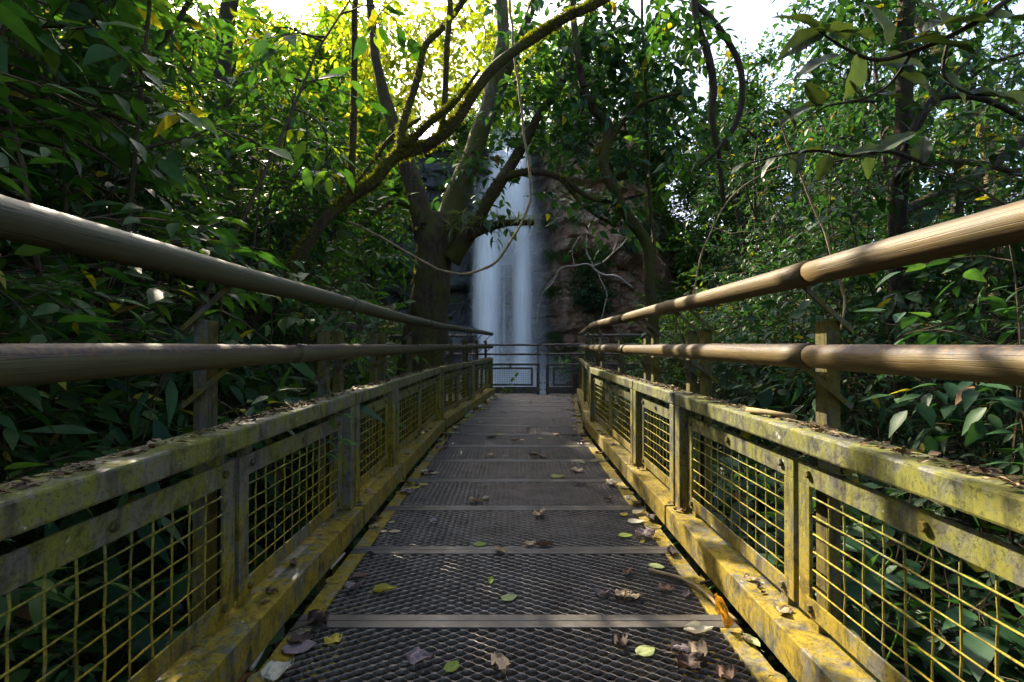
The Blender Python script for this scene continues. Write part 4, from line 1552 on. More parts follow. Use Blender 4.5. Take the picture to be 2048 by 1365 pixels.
def dead_branch():
    t = thing('dead_branch', 'bleached leafless branch arching in front of the brown cliff face', 'branch', (0, 0, 0))
    mb = MB()
    Y = 12.5
    for pl, rl in (([(1270, 575), (1230, 552), (1195, 545), (1172, 528), (1150, 527), (1120, 545), (1095, 575), (1080, 610), (1078, 650)], [4, 4, 4, 3.5, 3, 2.5, 2, 1.6, 1.2]),
                   ([(1185, 540), (1172, 500), (1172, 470), (1182, 445), (1200, 430)], [3.5, 3.2, 3, 2.5, 1.6]),
                   ([(1185, 534), (1205, 528), (1230, 510), (1260, 470), (1280, 440)], [2.5, 2.2, 2, 1.6, 1]),
                   ([(1232, 510), (1236, 480), (1242, 460), (1250, 440)], [1.8, 1.6, 1.4, 1]),
                   ([(1150, 527), (1142, 505), (1145, 490), (1160, 470)], [1.5, 1.2, 1, .8]),
                   ([(1112, 552), (1100, 560), (1085, 590)], [1.2, 1, .8]),
                   ([(1195, 545), (1210, 590), (1205, 640), (1198, 700)], [2, 1.8, 1.5, 1])):
        limb(mb, [(a, b, Y) for a, b in pl], [x * 0.55 for x in rl], None, 4, 6, 0.2, 0.12)
    mb.build('branches', M['deadwood'], t, True)


dead_branch()

# ------------------------------------------------------------------ thickets: shrub and tree kinds, each copied plant by plant
KIND = {}


def kind(key, leaf, **kw):
    wood, fol = shrub_meshes(key, **kw)
    KIND.setdefault(key, []).append((wood, fol, leaf))


for sd in range(3):
    kind('broad', 'dark', seed=20 + sd, H=2.4, Rr=0.62, nstem=5, nbr=9, ntw=3, nl=6, ll=0.135, ratio=0.40)
    kind('fine', 'mid', seed=30 + sd, H=2.9, Rr=0.75, nstem=6, nbr=11, ntw=4, nl=7, ll=0.085, ratio=0.34)
    kind('low', 'dark', seed=40 + sd, H=0.75, Rr=0.42, nstem=6, nbr=4, ntw=2, nl=4, ll=0.17, ratio=0.46, bare=0.3, lean=0.7)
    kind('bright', 'lime', seed=50 + sd, H=2.0, Rr=0.7, nstem=7, nbr=8, ntw=4, nl=6, ll=0.075, ratio=0.36)
    kind('cliff', 'mid', seed=60 + sd, H=1.2, Rr=0.9, nstem=6, nbr=8, ntw=5, nl=8, ll=0.11, ratio=0.4, tmpl=4, lean=0.9)
for sd in range(3):
    kind('tall', 'dark', seed=100 + sd, H=4.2, Rr=0.75, nstem=6, nbr=15, ntw=3, nl=6, ll=0.125, ratio=0.40, stem_r=0.018, bare=0.2)
    kind('tallfine', 'mid', seed=110 + sd, H=5.4, Rr=1.0, nstem=6, nbr=17, ntw=4, nl=7, ll=0.095, ratio=0.38, stem_r=0.022, bare=0.25)
    kind('twiggy', 'mid', seed=65 + sd, H=2.3, Rr=0.8, nstem=7, nbr=7, ntw=1, nl=3, ll=0.10, ratio=0.38, lean=0.8, stem_r=0.014)
    kind('lance', 'dark', seed=68 + sd, H=2.0, Rr=0.55, nstem=6, nbr=7, ntw=2, nl=6, ll=0.20, ratio=0.20, droop=0.7)
TREES = {}
for sd in range(3):
    TREES.setdefault('forest', []).append(tree_meshes('forest', 70 + sd, 7.5, 2.3, 5.6, 0.10, 16, 9, 8, 0.13, 0.42, 'bark_dark') + ('mid',))
    TREES.setdefault('far', []).append(tree_meshes('far', 80 + sd, 9.0, 3.0, 7.4, 0.15, 20, 17, 8, 0.235, 0.50, 'bark_dark') + ('lime',))
    TREES.setdefault('backlit', []).append(tree_meshes('backlit', 90 + sd, 7.0, 1.9, 4.6, 0.08, 14, 7, 7, 0.13, 0.42, 'bark_moss') + ('backlit',))

KLABEL = {
    'broad': 'dark glossy broad-leaved shrub', 'fine': 'tall narrow-leaved green shrub', 'low': 'low dark large-leaved plant',
    'bright': 'light green sunlit shrub', 'tall': 'tall broad-leaved dark shrub', 'tallfine': 'tall small-leaved forest shrub', 'twiggy': 'bare twiggy dark-stemmed shrub', 'lance': 'drooping long-leaved dark shrub', 'cliff': 'bushy plant'}
LEAFVAR = {}


def plant(key, x, y, z=None, sc=1.0, rz=None, where='', leaf=None, group=None, tilt=0.0):
    wood, fol, lf = R.choice(KIND[key])
    z = ground_z(x, y) - 0.05 if z is None else z
    t = thing('shrub' if key != 'low' else 'understory_plant', (f'{KLABEL[key]} {where}').replace(' ,', ','), 'shrub' if key != 'low' else 'plant', (x, y, z), R.uniform(0, 6.28) if rz is None else rz, group or f'plants {where}')
    t.scale = (sc, sc, sc * R.uniform(0.9, 1.1))
    t.rotation_euler.x = tilt + R.gauss(0, 0.06)
    link('stems', wood, None, t)
    lf = leaf or lf
    if (fol.name, lf) not in LEAFVAR:
        f2 = fol.copy()
        f2.materials.clear()
        f2.materials.append(M[lf])
        LEAFVAR[(fol.name, lf)] = f2
    link('foliage', LEAFVAR[(fol.name, lf)], None, t)
    return t


def tree(key, x, y, z=None, sc=1.0, label='', group='', leaf=None):
    wood, crown, twigs, lf = R.choice(TREES[key])
    z = ground_z(x, y) if z is None else z
    t = thing('forest_tree', label, 'tree', (x, y, z), R.uniform(0, 6.28), group)
    t.scale = (sc, sc, sc * R.uniform(0.9, 1.1))
    link('trunk', wood, None, t)
    lf = leaf or lf
    if (crown.name, lf) not in LEAFVAR:
        f2 = crown.copy()
        f2.materials.clear()
        f2.materials.append(M[lf])
        LEAFVAR[(crown.name, lf)] = f2
    c = link('crown', LEAFVAR[(crown.name, lf)], None, t)
    link('twigs', twigs, None, c)['kind'] = 'stuff'
    return t


def beside(y):
    return ('nearest', 'nearest', 'second', 'third', 'fourth', 'farthest')[0 if y < 0.41 else 1 if y < 2.16 else 2 if y < 2.91 else 3 if y < 4.63 else 4 if y < 6.25 else 5]


ROWN = ['front', 'middle', 'back']
# left thicket
y = 0.7
while y < 9.6:
    for row, (xa, xb) in enumerate(((1.60, 1.85), (2.05, 2.6), (2.9, 3.9))):
        x = pathx(min(y, 8)) - R.uniform(xa, xb)
        k = R.choice(['broad', 'broad', 'fine', 'twiggy', 'lance'] if row < 2 else ['broad', 'fine', 'fine'])
        sc = R.uniform(0.8, 1.0) if row == 0 else R.uniform(1.0, 1.3) if row == 1 else R.uniform(1.35, 1.7)
        if y > 4.2 and row == 0:
            sc *= 0.45
        if y > 5.2 and row == 1:
            x -= 0.5
            sc *= 0.62
        if y > 5.2 and row == 2:
            x -= 0.7
            sc *= 0.75
        if row == 1 and y < 5.2 and R.random() < 0.75:
            k, sc = 'tall', R.uniform(0.85, 1.05)
        if row == 2 and R.random() < 0.8:
            k, sc = R.choice(['tall', 'tallfine', 'tallfine']), R.uniform(0.95, 1.12) if y < 5.2 else R.uniform(0.7, 0.9)
        plant(k, x, y + R.uniform(-0.2, 0.2), None, sc, None, f', {ordn(("L", row))} from the viewer in the {ROWN[row]} row left of the walkway', 'lime' if k in ('fine', 'twiggy') and R.random() < 0.4 else 'mid' if k in ('broad', 'tall') and R.random() < 0.4 else None, group='shrubs of the left thicket')
    x = pathx(min(y, 8)) - R.uniform(1.30, 1.45)
    plant('low', x, y, None, R.uniform(0.6, 0.82), None, f'behind the left railing, {ordn("Ll")} such plant from the viewer', group='low plants under the left railing')
    y += 0.52
# left trees
for q, (x, y, sc) in enumerate(((-4.2, 3.2, .8), (-6.6, 3.6, 1.0), (-5.0, 5.0, .9), (-6.4, 6.4, 1.0), (-9.5, 6.5, 1.1), (-4.6, 7.0, .66), (-7.5, 9.0, 1.1), (-10.5, 9.5, 1.2), (-6.2, 9.6, .72), (-4.6, 12.2, .6), (-8.8, 12.5, 1.2), (-6.6, 13.2, .9))):
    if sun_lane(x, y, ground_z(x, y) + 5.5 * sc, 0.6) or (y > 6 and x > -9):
        tree('backlit', x, y, None, sc * 0.9, f'sunlit yellow-green tree in the left canopy, {ordn("tg")} such from the viewer', 'sunlit trees of the left canopy')  # sun glow given to these trees as leaf colour
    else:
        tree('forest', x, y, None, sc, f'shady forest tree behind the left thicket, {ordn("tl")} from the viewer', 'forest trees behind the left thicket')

# right thicket
y = 0.8
while y < 9.6:
    for row, (xa, xb) in enumerate(((1.62, 1.95), (2.2, 2.9), (3.4, 4.6))):
        x = pathx(min(y, 8)) + R.uniform(xa, xb)
        k = R.choice(['low', 'low', 'broad', 'twiggy'] if row == 0 else ['broad', 'lance', 'fine', 'twiggy'] if row == 1 else ['broad', 'broad', 'fine'])
        sc = R.uniform(0.45, 0.6) if row == 0 and k != 'low' else R.uniform(0.9, 1.2) if k == 'low' else R.uniform(0.75, 1.0) if row == 1 else R.uniform(1.05, 1.3)
        if row == 2 and R.random() < 0.7:
            k, sc = R.choice(['tall', 'tall', 'tallfine']), R.uniform(0.7, 0.9)
        plant(k, x, y + R.uniform(-0.2, 0.2), None, sc, None, f', {ordn(("R", row))} from the viewer in the {ROWN[row]} row right of the walkway', 'lime' if k in ('fine', 'twiggy') and R.random() < 0.25 else 'dark' if k in ('fine', 'tallfine') else None, group='shrubs of the right thicket')
    x = pathx(min(y, 8)) + R.uniform(1.32, 1.5)
    plant('low', x, y, None, R.uniform(0.6, 0.82), None, f'behind the right railing, {ordn("Rl")} such plant from the viewer', group='low plants under the right railing')
    y += 0.52
for q, (x, y, sc) in enumerate(((7.2, 5.0, .8), (5.4, 6.2, .74), (8.0, 7.0, .95), (6.6, 8.6, .9), (5.0, 9.8, .7), (9.5, 10.5, 1.05), (6.0, 12.8, 1.0), (8.4, 12.4, 1.1), (11.5, 12.0, 1.15), (10.2, 8.0, 1.05), (6.9, 10.8, .95))):
    tree('forest', x, y, None, sc, f'shady forest tree behind the right thicket, {ordn("tr")} from the viewer', 'forest trees behind the right thicket', 'dark')  # deep shade put into the colour by the darker leaf material
# the forest goes on behind and beside the viewpoint, added to cut sky light
for (x, y, sc) in ((-3.6, 0.2, 1.0), (-3.0, -2.4, 1.1), (3.4, -1.6, 1.1), (3.9, 1.2, .85), (-0.4, -4.6, 1.15), (2.6, -5.0, 1.2), (-3.4, -5.4, 1.2), (6.0, -1.0, 1.2), (-6.4, -1.5, 1.2), (0.8, -8.5, 1.3)):
    tree('forest', x, y, None, sc, f'forest tree added for shade behind the viewpoint, {ordn("tv")} of its group', 'forest trees added for shade round the viewpoint')

# sunlit growth between walkway and cliff
for (px, py, Y, sc, k) in ((1262, 700, 8.7, .62, 'bright'), (1305, 700, 9.0, .8, 'bright'), (1372, 700, 8.5, .8, 'bright'), (1225, 700, 10.8, .62, 'bright'), (1330, 700, 9.6, .75, 'bright'), (1400, 690, 9.8, .9, 'bright'), (1290, 700, 11.5, .8, 'bright'), (1360, 690, 12.0, 1.1, 'bright'), (1450, 690, 11.0, 1.1, 'bright'), (1250, 720, 12.5, .6, 'bright'),
                           (780, 690, 10.5, .8, 'fine'), (720, 690, 10.2, 1.0, 'bright'), (660, 690, 10.6, 1.0, 'fine'), (1520, 690, 10.5, 1.2, 'fine'), (600, 690, 11.5, 1.2, 'fine')):
    p = W(px, py, Y)
    side = 'right' if px > 1024 else 'left'
    plant(k, p.x, p.y, -1.0, sc * 1.25, None, f'between the walkway and the cliff, {ordn("gr" + side)} on the {side}', group='growth below the cliff')

# plants on the cliff
cr = random.Random(77)
spots = []
for _ in range(150):
    x = cr.uniform(-10, 11)
    z = cr.uniform(-2.5, 9.6)
    if -2.3 < x < 1.7 and z < 9.0:
        continue
    if 1.6 < x < 4.8 and 0.5 < z < 6.3 and cr.random() < 0.85:
        continue
    if -3.4 < x < -1.2 and z < 5 and cr.random() < 0.8:
        continue
    z = -4 + (z + 4) * (1 - 0.5 * smooth(4.5, 9.0, x))
    spots.append((x, z))
for x, z in sorted(spots, key=lambda q: abs(q[0])):
    yy = 20.4 - 0.10 * max(0, abs(x - 0.5) - 4.5) ** 1.6 + 0.16 * (z - 3) - (1.2 if 1.4 < x < 6 else 0)
    zone = ('high up on the cliff ' if z > 6 else 'midway up the cliff ' if z > 2.5 else 'low on the cliff ') + ('right' if x > 0 else 'left') + ' of the falls'
    plant('cliff', x, yy, z, cr.uniform(0.7, 1.3), None, f'{zone}, {ordn(zone)} from the water', leaf=cr.choice(['mid', 'mid', 'lime', 'dark']), group='plants on the cliff', tilt=0.5)
for (x, z, s) in ((-1.3, 9.0, .6), (1.25, 9.1, .6), (-0.1, 9.5, .4), (-1.9, 8.2, .6), (1.9, 8.0, .6), (2.6, 7.2, .6), (-2.4, 6.9, .6)):
    plant('cliff', x, 20.3, z, s, None, f'at the lip of the waterfall, {ordn("lip")} of its group', leaf='lime', group='plants on the cliff', tilt=0.4)
for (x, z, s) in ((1.5, 4.0, .45), (1.45, 2.6, .5), (1.6, 0.8, .55), (1.9, -0.2, .7), (2.4, -0.6, .8), (3.0, -0.8, .9), (1.35, 5.2, .35), (2.7, 2.3, .9), (3.3, 2.0, 1.0)):
    plant('cliff', x, 19.0, z, s, None, f'overhanging the right edge of the waterfall, {ordn("hang")} of its group', leaf='dark' if z > 1.5 and x > 2 else 'mid', group='plants on the cliff', tilt=0.5)

# trees on top of the cliff and along the gorge
for (x, y, z, sc) in ((-9, 22, 6.5, .8), (-7.2, 23.5, 8.0, .7), (-5.2, 22.6, 8.2, .42), (-1.2, 25.0, 8.8, .7), (0.6, 25.5, 9.0, .8), (2.2, 24.2, 8.8, .8), (4.0, 23.2, 8.2, .8), (6.2, 22.5, 6.5, .8), (8.6, 20.5, 3.6, .85), (11, 19, 2.0, .9), (9.6, 17.5, 1.2, .8), (12.5, 17.5, 1.0, .95), (7.2, 15.6, -0.3, .7),
                      (-8, 17, 1.5, .95), (-5.6, 18.0, 1.6, .85), (6.6, 17.5, 0.5, .75), (9.2, 15, 0, .75), (-11.5, 15, 2, 1.0), (13, 14, 0, .8), (7.8, 18.5, 2.2, .7), (-6.8, 20.5, 4.5, .85), (3.2, 28, 10, .75), (-9.5, 26, 9, 1.0), (-7.6, 19.5, 5.5, 1.0), (-9.2, 18.5, 4.0, .9), (-12.5, 20, 4.5, .9), (-14, 17, 3.0, .95), (-11, 13.5, 2.0, .8), (-10.4, 23, 7.0, .88), (-12.4, 24, 7.0, .9), (1.4, 22.6, 8.9, .62), (-0.9, 22.8, 9.0, .6), (-1.9, 22.2, 8.8, .45), (14.5, 17, 1.0, .9), (5.6, 20.5, 3.5, .8), (10.4, 21.5, 4.5, .9), (8, 26, 8, .8)):
    side = 'left' if x < 0 else 'right'
    tree('far', x, y, z, sc, f'tree in bright leaf on the cliff top, {ordn("ct" + side)} on the {side} of the falls' if z > 6 else f'tree in leaf at the foot of the cliff, {ordn("cf" + side)} on the {side} of the falls', 'trees along the gorge', 'mid' if x > 4.5 else None)  # right-hand trees darkened by leaf colour in place of deep shade


# ------------------------------------------------------------------ big leaves hanging top right, each leaf its own part
def big_leaf_mesh(seed):
    r = random.Random(seed)
    nu, nv = 16, 4
    vs, fs = [], []
    for i in range(nu + 1):
        t = i / nu
        w = 0.5 * math.sin(PI * min(1, t ** 0.8)) ** 0.75 * (1 - 0.18 * t) * 0.54
        for j in range(-nv, nv + 1):
            u = j / nv
            wave = 0.022 * math.sin(t * 15 + seed) * u * u + 0.008 * math.sin(i * PI) * abs(u)
            vs.append((t, u * w, 0.16 * abs(u) * w * 2 - 0.32 * t * t + wave))
    k = 2 * nv + 1
    for i in range(nu):
        for j in range(k - 1):
            a = i * k + j
            if r.random() < 0.018 and 0 < i < nu - 1:
                continue                                    # eaten hole
            fs.append((a, a + 1, a + k + 1, a + k))
    me = bpy.data.meshes.new('big_leaf')
    me.from_pydata(vs, [], fs)
    me.polygons.foreach_set('use_smooth', [True] * len(fs))
    me.materials.append(M['bigleaf'])
    return me


BIG = [big_leaf_mesh(s) for s in range(5)]


def big_leaf_branch(label, stem, leaves, Y):
    t = thing('overhanging_branch', label, 'branch', (0, 0, 0))
    mb = MB()
    for pl, rl in stem:
        limb(mb, [(a, b, Y) for a, b in pl], rl, None, 4, 6, 0.05, 0.01)
    mb.build('stem', M['bark_dark'], t, True)
    for q, (px, py, qx, qy, l) in enumerate(leaves):
        p, e = W(px, py, Y), W(qx, qy, Y)
        d = e - p
        d.y += R.uniform(-0.5, 0.2) * d.length
        d.normalize()
        n = Vector((R.gauss(0, .25), -0.55 + R.gauss(0, .3), 0.8))
        s = n.cross(d).normalized()
        n = d.cross(s)
        o = link('leaf', BIG[q % 5], None, t)
        L = l * Y / 1000 * 0.85
        o.matrix_local = Matrix.Translation(p) @ Matrix((d, s, n)).transposed().to_4x4() @ Matrix.Diagonal((L, L * R.uniform(0.9, 1.15), L, 1))


big_leaf_branch('overhanging branch with very large dark oval leaves at the top right',
                [([(2100, -60), (1960, 40), (1850, 95), (1760, 120), (1700, 100), (1640, 60)], [7, 6, 5, 4, 3, 2]), ([(1830, 100), (1780, 170), (1720, 200), (1650, 215), (1590, 260)], [3, 3, 2.5, 2, 1.5]), ([(1900, 80), (1890, 150), (1940, 185), (2010, 190)], [3, 3, 2.5, 2])],
                [(1720, 110, 1700, 205, 105), (1740, 80, 1645, 55, 110), (1760, 130, 1900, 100, 150), (1800, 85, 1960, 100, 165), (1700, 75, 1590, 45, 120), (1690, 110, 1580, 130, 120), (1650, 60, 1545, 105, 115), (1800, 150, 1910, 195, 130),
                 (1640, 215, 1600, 160, 80), (1660, 210, 1610, 205, 70), (1590, 255, 1555, 200, 80), (1720, 195, 1700, 150, 70), (1750, 190, 1850, 205, 110), (1880, 150, 1960, 195, 110), (1940, 185, 2030, 200, 120), (2010, 190, 2090, 230, 120),
                 (1960, 40, 2060, 30, 140), (1900, 60, 1880, -20, 120), (1780, 90, 1760, 0, 130), (1850, 60, 1990, 10, 150), (1640, 60, 1560, 10, 110), (1620, 215, 1545, 240, 80)], 2.3)
big_leaf_branch('cluster of large drooping leaves just above the right thicket, left of the dark trunk',
                [([(1860, 330), (1780, 300), (1700, 310), (1640, 300), (1560, 310), (1480, 330)], [4, 4, 3, 3, 2, 1.5])],
                [(1780, 300, 1720, 290, 85), (1760, 305, 1800, 270, 90), (1700, 310, 1660, 285, 60), (1640, 300, 1570, 295, 65), (1560, 310, 1520, 340, 60), (1500, 325, 1440, 345, 60), (1840, 330, 1850, 270, 80), (1600, 305, 1580, 350, 60), (1660, 308, 1640, 360, 60), (1730, 305, 1740, 350, 60), (1550, 312, 1610, 300, 50), (1470, 335, 1430, 310, 50)], 2.6)


# ------------------------------------------------------------------ fallen leaves and sticks on the deck
def floor_pt(px, py, z=0.006):
    Y = (0.8 - z) * 1000 / (py - 690)
    return Vector(((px - 1024) / 1000 * Y, Y, z))


def fallen_mesh(seed, shape):
    r = random.Random(seed)
    nu, nv = 8, 4
    vs, fs = [], []
    curl = r.uniform(0.6, 1.8) if shape == 'curled' else r.uniform(0.0, 0.4)
    crum = {'flat': 0.05, 'curled': 0.10, 'crumpled': 0.26}[shape]
    w0 = {'flat': 0.36, 'curled': 0.30, 'crumpled': 0.34}[shape]
    k = 2 * nv + 1
    for i in range(nu + 1):
        t = i / nu
        w = w0 * math.sin(PI * (0.03 + 0.97 * t) ** 0.85) ** 0.7 if 0 < i < nu else 0.015
        w *= 1 + (0.35 * noise.noise(Vector((t * 6, seed * 3.3, 0))) if shape == 'crumpled' else 0.08 * noise.noise(Vector((t * 6, seed, 0))))
        for j in range(-nv, nv + 1):
            u = j / nv
            a = u * curl
            if abs(curl) > 0.05:
                yy, zz = w * math.sin(a) / curl, w * (1 - math.cos(a)) / curl
            else:
                yy, zz = w * u, 0
            p = Vector((t * 3, u * 2, seed * 2.7))
            vs.append((t - 0.5 + crum * 0.3 * noise.noise(p * 1.3 + Vector((5, 5, 5))), yy, zz + crum * (0.5 + noise.noise(p)) + 0.12 * curl * (t - 0.5) ** 2 * 2))
    for i in range(nu):
        for j in range(k - 1):
            a = i * k + j
            if shape == 'crumpled' and r.random() < 0.07:
                continue
            fs.append((a, a + 1, a + k + 1, a + k))
    zmin = min(v[2] for v in vs)
    vs = [(x, y_, z - zmin) for x, y_, z in vs]
    b = len(vs)
    # stalk
    vs += [(-0.5, 0.012, 0.01), (-0.5, -0.012, 0.01), (-0.78, 0.05, 0.03), (-0.78, 0.035, 0.03)]
    fs.append((b, b + 1, b + 3, b + 2))
    me = bpy.data.meshes.new('fallen_leaf')
    me.from_pydata(vs, [], fs)
    me.polygons.foreach_set('use_smooth', [True] * len(fs))
    return me


FSH = {s: [fallen_mesh(q * 7 + len(s), s) for q in range(5)] for s in ('flat', 'curled', 'crumpled')}
FM = {}
used_labels = {}


def fallen(p, l, colr, shape, rz=None, tilt=(0, 0), label=None):
    me = R.choice(FSH[shape])
    key = (me.name, colr)
    if key not in FM:
        m2 = me.copy()
        m2.materials.clear()
        m2.materials.append(FALLEN[colr])
        FM[key] = m2
    o = bpy.data.objects.new('fallen_leaf', FM[key])
    COL.objects.link(o)
    o.location = p
    o.scale = (l, l, l)
    o.rotation_euler = (tilt[0], tilt[1], R.uniform(0, 2 * PI) if rz is None else rz)
    if label is None:
        k = max(0, int((p.y - G0) // 0.5) + 1)
        dx = p.x - pathx(p.y)
        where = 'at the left edge' if dx < -0.5 else 'left of centre' if dx < -0.15 else 'in the middle' if dx < 0.15 else 'right of centre' if dx < 0.5 else 'at the right edge'
        far = f'{ORD[k]} floor grating' if k < 13 else 'farthest floor grating'
        size = '' if l < 0.055 else 'large ' if l > 0.085 else 'small ' if l < 0.035 else ''
        label = f'{size}{shape} {colr} dead leaf {where} of the {far}'
    tag(o, label, 'leaf', 'dead leaves fallen on the walkway')


for (px, py, l, c, sh, rz) in ((600, 1293, .085, 'mauve grey', 'flat', .3), (668, 1282, .055, 'yellow', 'crumpled', 1), (712, 1175, .075, 'mauve grey', 'crumpled', .8), (722, 1152, .06, 'brown', 'curled', .2), (770, 1180, .075, 'yellow', 'curled', .3),
                               (1000, 1102, .07, 'tan', 'curled', 2.2), (982, 1162, .05, 'green', 'curled', 1.6), (1018, 1194, .055, 'pale green', 'flat', .5), (1090, 1090, .075, 'brown', 'curled', .2), (1060, 1090, .05, 'tan', 'crumpled', .4), (960, 1088, .055, 'green', 'flat', .1),
                               (952, 1003, .07, 'tan', 'crumpled', .2), (972, 997, .06, 'pale', 'curled', 1), (1115, 955, .09, 'pale green', 'curled', .15), (1085, 914, .08, 'brown', 'crumpled', 0), (868, 946, .07, 'tan', 'flat', .2), (1030, 882, .08, 'brown', 'curled', .3), (1080, 877, .07, 'pale green', 'flat', 2),
                               (1290, 1300, .06, 'pale green', 'flat', .5), (1395, 1262, .085, 'pale', 'curled', .1), (1500, 1283, .06, 'pale green', 'curled', 1.9), (1365, 1300, .07, 'mauve grey', 'crumpled', .2), (1395, 1305, .07, 'tan', 'crumpled', 1), (1380, 1330, .08, 'dark brown', 'crumpled', .4),
                               (1330, 1177, .055, 'brown', 'crumpled', .1), (1245, 1190, .06, 'tan', 'crumpled', .3), (1265, 1195, .06, 'tan', 'crumpled', .2), (1205, 1188, .055, 'mauve grey', 'crumpled', .2), (1372, 1188, .055, 'mauve grey', 'curled', 1), (1290, 1072, .09, 'mauve grey', 'crumpled', .3), (1250, 1070, .065, 'green', 'flat', .2), (1272, 1042, .08, 'pale', 'flat', .1),
                               (1248, 1028, .05, 'yellow', 'flat', .9), (1000, 1332, .07, 'tan', 'crumpled', 2), (842, 1322, .07, 'mauve grey', 'crumpled', .3), (560, 1350, .08, 'pale', 'crumpled', 1), (1255, 1145, .05, 'brown', 'crumpled', 1), (1240, 1285, .06, 'dark brown', 'crumpled', 1), (1160, 970, .06, 'dark brown', 'curled', .2), (1215, 1000, .05, 'dark brown', 'crumpled', .4),
                               (1225, 970, .075, 'pale', 'crumpled', .2), (790, 1062, .05, 'tan', 'flat', .1), (815, 985, .08, 'mauve grey', 'crumpled', .3), (832, 975, .06, 'yellow', 'flat', .9), (745, 1040, .09, 'dark brown', 'curled', .1), (885, 900, .09, 'brown', 'crumpled', .4), (905, 845, .09, 'tan', 'crumpled', .1), (920, 862, .06, 'brown', 'crumpled', 1),
                               (1215, 905, .08, 'pale', 'crumpled', .3), (1190, 880, .08, 'dark brown', 'crumpled', .3), (1150, 872, .06, 'brown', 'curled', .1), (1010, 912, .05, 'mauve grey', 'flat', .2), (905, 1330, .05, 'green', 'flat', 1.1), (1450, 1350, .06, 'brown', 'crumpled', .8)):
    fallen(floor_pt(px, py), l, c, sh, rz)
# the orange leaf standing against the kerb
p = floor_pt(1440, 1252)
fallen(p + Vector((0.0, 0.02, 0.03)), 0.085, 'orange', 'crumpled', 1.9, (0.3, -0.85), 'orange and yellow leaf standing upright against the right kerb near the viewer')
fr = random.Random(31)
for _ in range(140):
    k = fr.random()
    Y = 1.25 + 6.7 * fr.random() ** 0.9
    s = -1 if fr.random() < 0.5 else 1
    lat = s * (0.62 - abs(fr.gauss(0, 0.055))) if k < 0.8 else fr.uniform(-0.5, 0.5)
    fallen(Vector((pathx(Y) + lat, Y, 0.006)), fr.uniform(0.03, 0.085), fr.choice(['brown', 'dark brown', 'dark brown', 'tan', 'mauve grey', 'tan', 'yellow', 'pale green', 'pale']), fr.choice(['crumpled', 'crumpled', 'curled', 'flat']))
for i_ in range(46):
    # leaves lodged on the ledge of the bottom rails
    s = -1 if fr.random() < 0.5 else 1
    Y = fr.uniform(0.9, 7.8)
    o_ = Vector((pathx(Y) + s * fr.uniform(0.67, 0.70), Y, 0.110))
    fallen(o_, fr.uniform(0.02, 0.05), fr.choice(['brown', 'dark brown', 'tan']), fr.choice(['crumpled', 'curled']), None, (0, 0), f'small dead leaf lodged on the bottom rail of the {beside(Y)} {SIDE[s]} railing panel')


_same = {}
for o in [o for o in COL.objects if o.name.startswith('fallen_leaf')]:
    _same.setdefault(o['label'], []).append(o)
for lab, obs in _same.items():
    if len(obs) > 1:
        for q, o in enumerate(sorted(obs, key=lambda o: o.location.y)):
            o['label'] = ORD[q] + ' ' + lab


def stick(label, pts, r, mat='twig'):
    P, rr = spline([Vector(p) for p in pts], r, 4)
    o = MB().tube([q - P[0] + Vector((0, 0, 0.004 * noise.noise(q * 20))) for q in P], rr, 7, True, 0.15).build('stick', M[mat], None, True)
    o.location = P[0]
    tag(o, label, 'stick', 'sticks lying on the walkway')


stick('crooked brown stick lying at the right edge of the nearest gratings', [floor_pt(1297, 1140, .012), floor_pt(1350, 1152, .014), floor_pt(1400, 1178, .016), floor_pt(1440, 1215, .016), floor_pt(1472, 1240, .012)], [0.008, 0.0065, 0.006, 0.006, 0.005], 'liana')
stick('short grey stick lying along the left kerb close to the viewer', [floor_pt(505, 1335, .012), floor_pt(520, 1310, .013), floor_pt(537, 1283, .012)], [0.006, 0.006, 0.005], 'deadwood')
stick('short pale stick lying along the left kerb beside the second grating', [floor_pt(663, 1135, .012), floor_pt(690, 1105, .012)], [0.006, 0.005], 'deadwood')
stick('thin dark twig crossing the left end of the second joint', [floor_pt(580, 1260, .01), floor_pt(620, 1243, .012), floor_pt(640, 1228, .014), floor_pt(650, 1215, .02)], [0.003, 0.003, 0.0025, 0.002])
stick('small broken twig by the right kerb of the third grating', [floor_pt(1400, 1165, .012), floor_pt(1420, 1160, .012)], [0.005, 0.005])

# peeled bark strip and a branch stub resting on the right rail
o = MB().tube([(0, 0, 0), (0.02, -0.10, 0.004), (0.05, -0.17, 0.002)], [0.008, 0.0075, 0.006], 8).build('stick', M['liana'], None, True)
o.location = (0.715, 1.52, 0.603)
tag(o, 'short tan branch stub resting on top of the nearest right railing panel', 'stick', 'sticks lying on the railing')


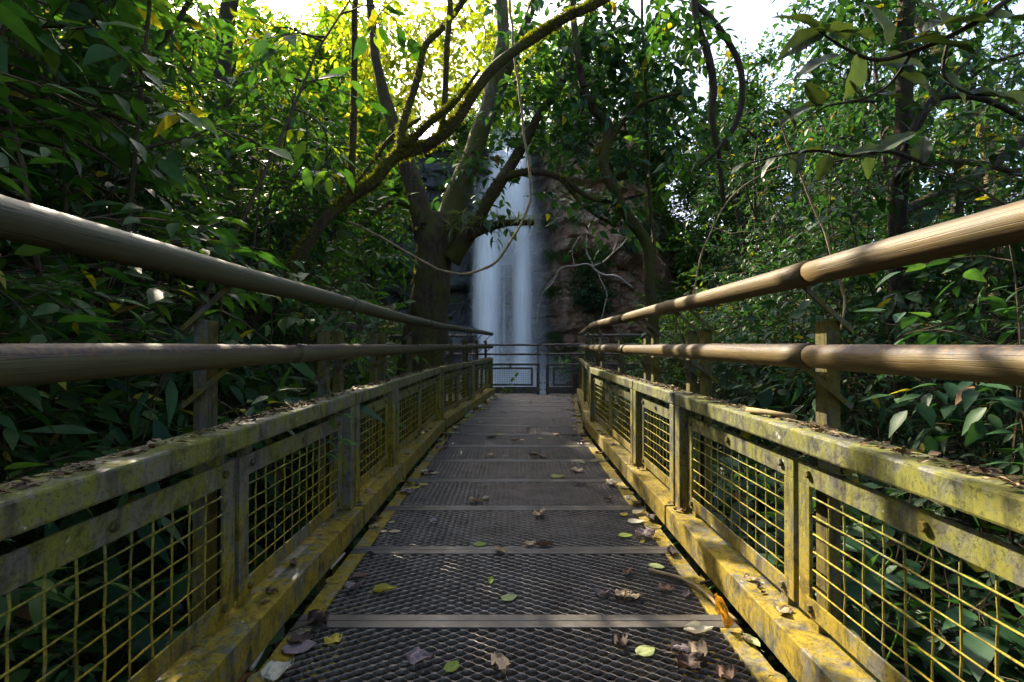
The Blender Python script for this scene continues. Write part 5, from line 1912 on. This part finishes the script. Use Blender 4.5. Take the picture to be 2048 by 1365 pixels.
# leaf litter over the forest floor
def litter():
    lv = Leaves()
    r = random.Random(90)
    for _ in range(9000):
        s = 1 if r.random() < 0.65 else -1
        y = 0.2 + 9 * r.random() ** 1.3
        x = pathx(min(y, 8)) + s * (0.3 + abs(r.gauss(0, 1.6)))
        z = ground_z(x, y) + 0.015 + r.random() * 0.02
        a = r.uniform(0, 2 * PI)
        l = r.uniform(0.05, 0.15)
        lv.add((x, y, z), (math.cos(a), math.sin(a), r.gauss(0, 0.2)), rv(r, 0.4) + Vector((0, 0, 1)), l, l * r.uniform(0.3, 0.55))
    o = link('leaf_litter', lv.mesh('leaf_litter', 4, 0.2, 0.25), M['litter'])
    tag(o, 'brown dead leaves covering the forest floor beneath the walkway', 'leaf litter', None, 'stuff')


litter()

# bright weeds at the end of the deck
for (px, py, Y, n, lab) in ((1012, 770, 8.75, 3, 'small bright green weed in front of the platform railing'), (1236, 765, 9.6, 5, 'bright green leafy shoot beside the dark board'), (1120, 720, 9.7, 3, 'bright green shoot behind the gap in the platform railing'), (1180, 700, 10.2, 8, 'bright green leafy shoots behind the right handrail ends')):
    r = random.Random(px)
    t = thing('weed', lab, 'plant', (0, 0, 0))
    lv, mb = Leaves(), MB()
    for _ in range(n):
        p = W(px + r.uniform(-14, 14), py + 30, Y)
        twig_leaves(lv, mb, r, p, Vector((r.gauss(0, .3), r.gauss(0, .3), 1)), r.uniform(0.25, 0.5), 8, 0.10, 0.42, updown=0.4)
    link('leaves', lv.mesh('weed', 8), M['lime'], t)
    mb.build('stems', M['twig'], t)
# sprig of leaves poking through the left mesh
r = random.Random(4)
t = thing('leafy_sprig', 'green leafy sprig poking through the mesh of the nearest left railing panel', 'plant', (0, 0, 0))
lv, mb = Leaves(), MB()
for (px, py, Y) in ((655, 830, 1.95), (640, 905, 1.95), (650, 880, 1.93)):
    twig_leaves(lv, mb, r, W(px, py, Y), Vector((0.5, -0.3, 0.1)), 0.08, 4, 0.075, 0.3, updown=0.2)
link('leaves', lv.mesh('sprig', 8), M['mid'], t)
mb.build('stems', M['twig'], t)
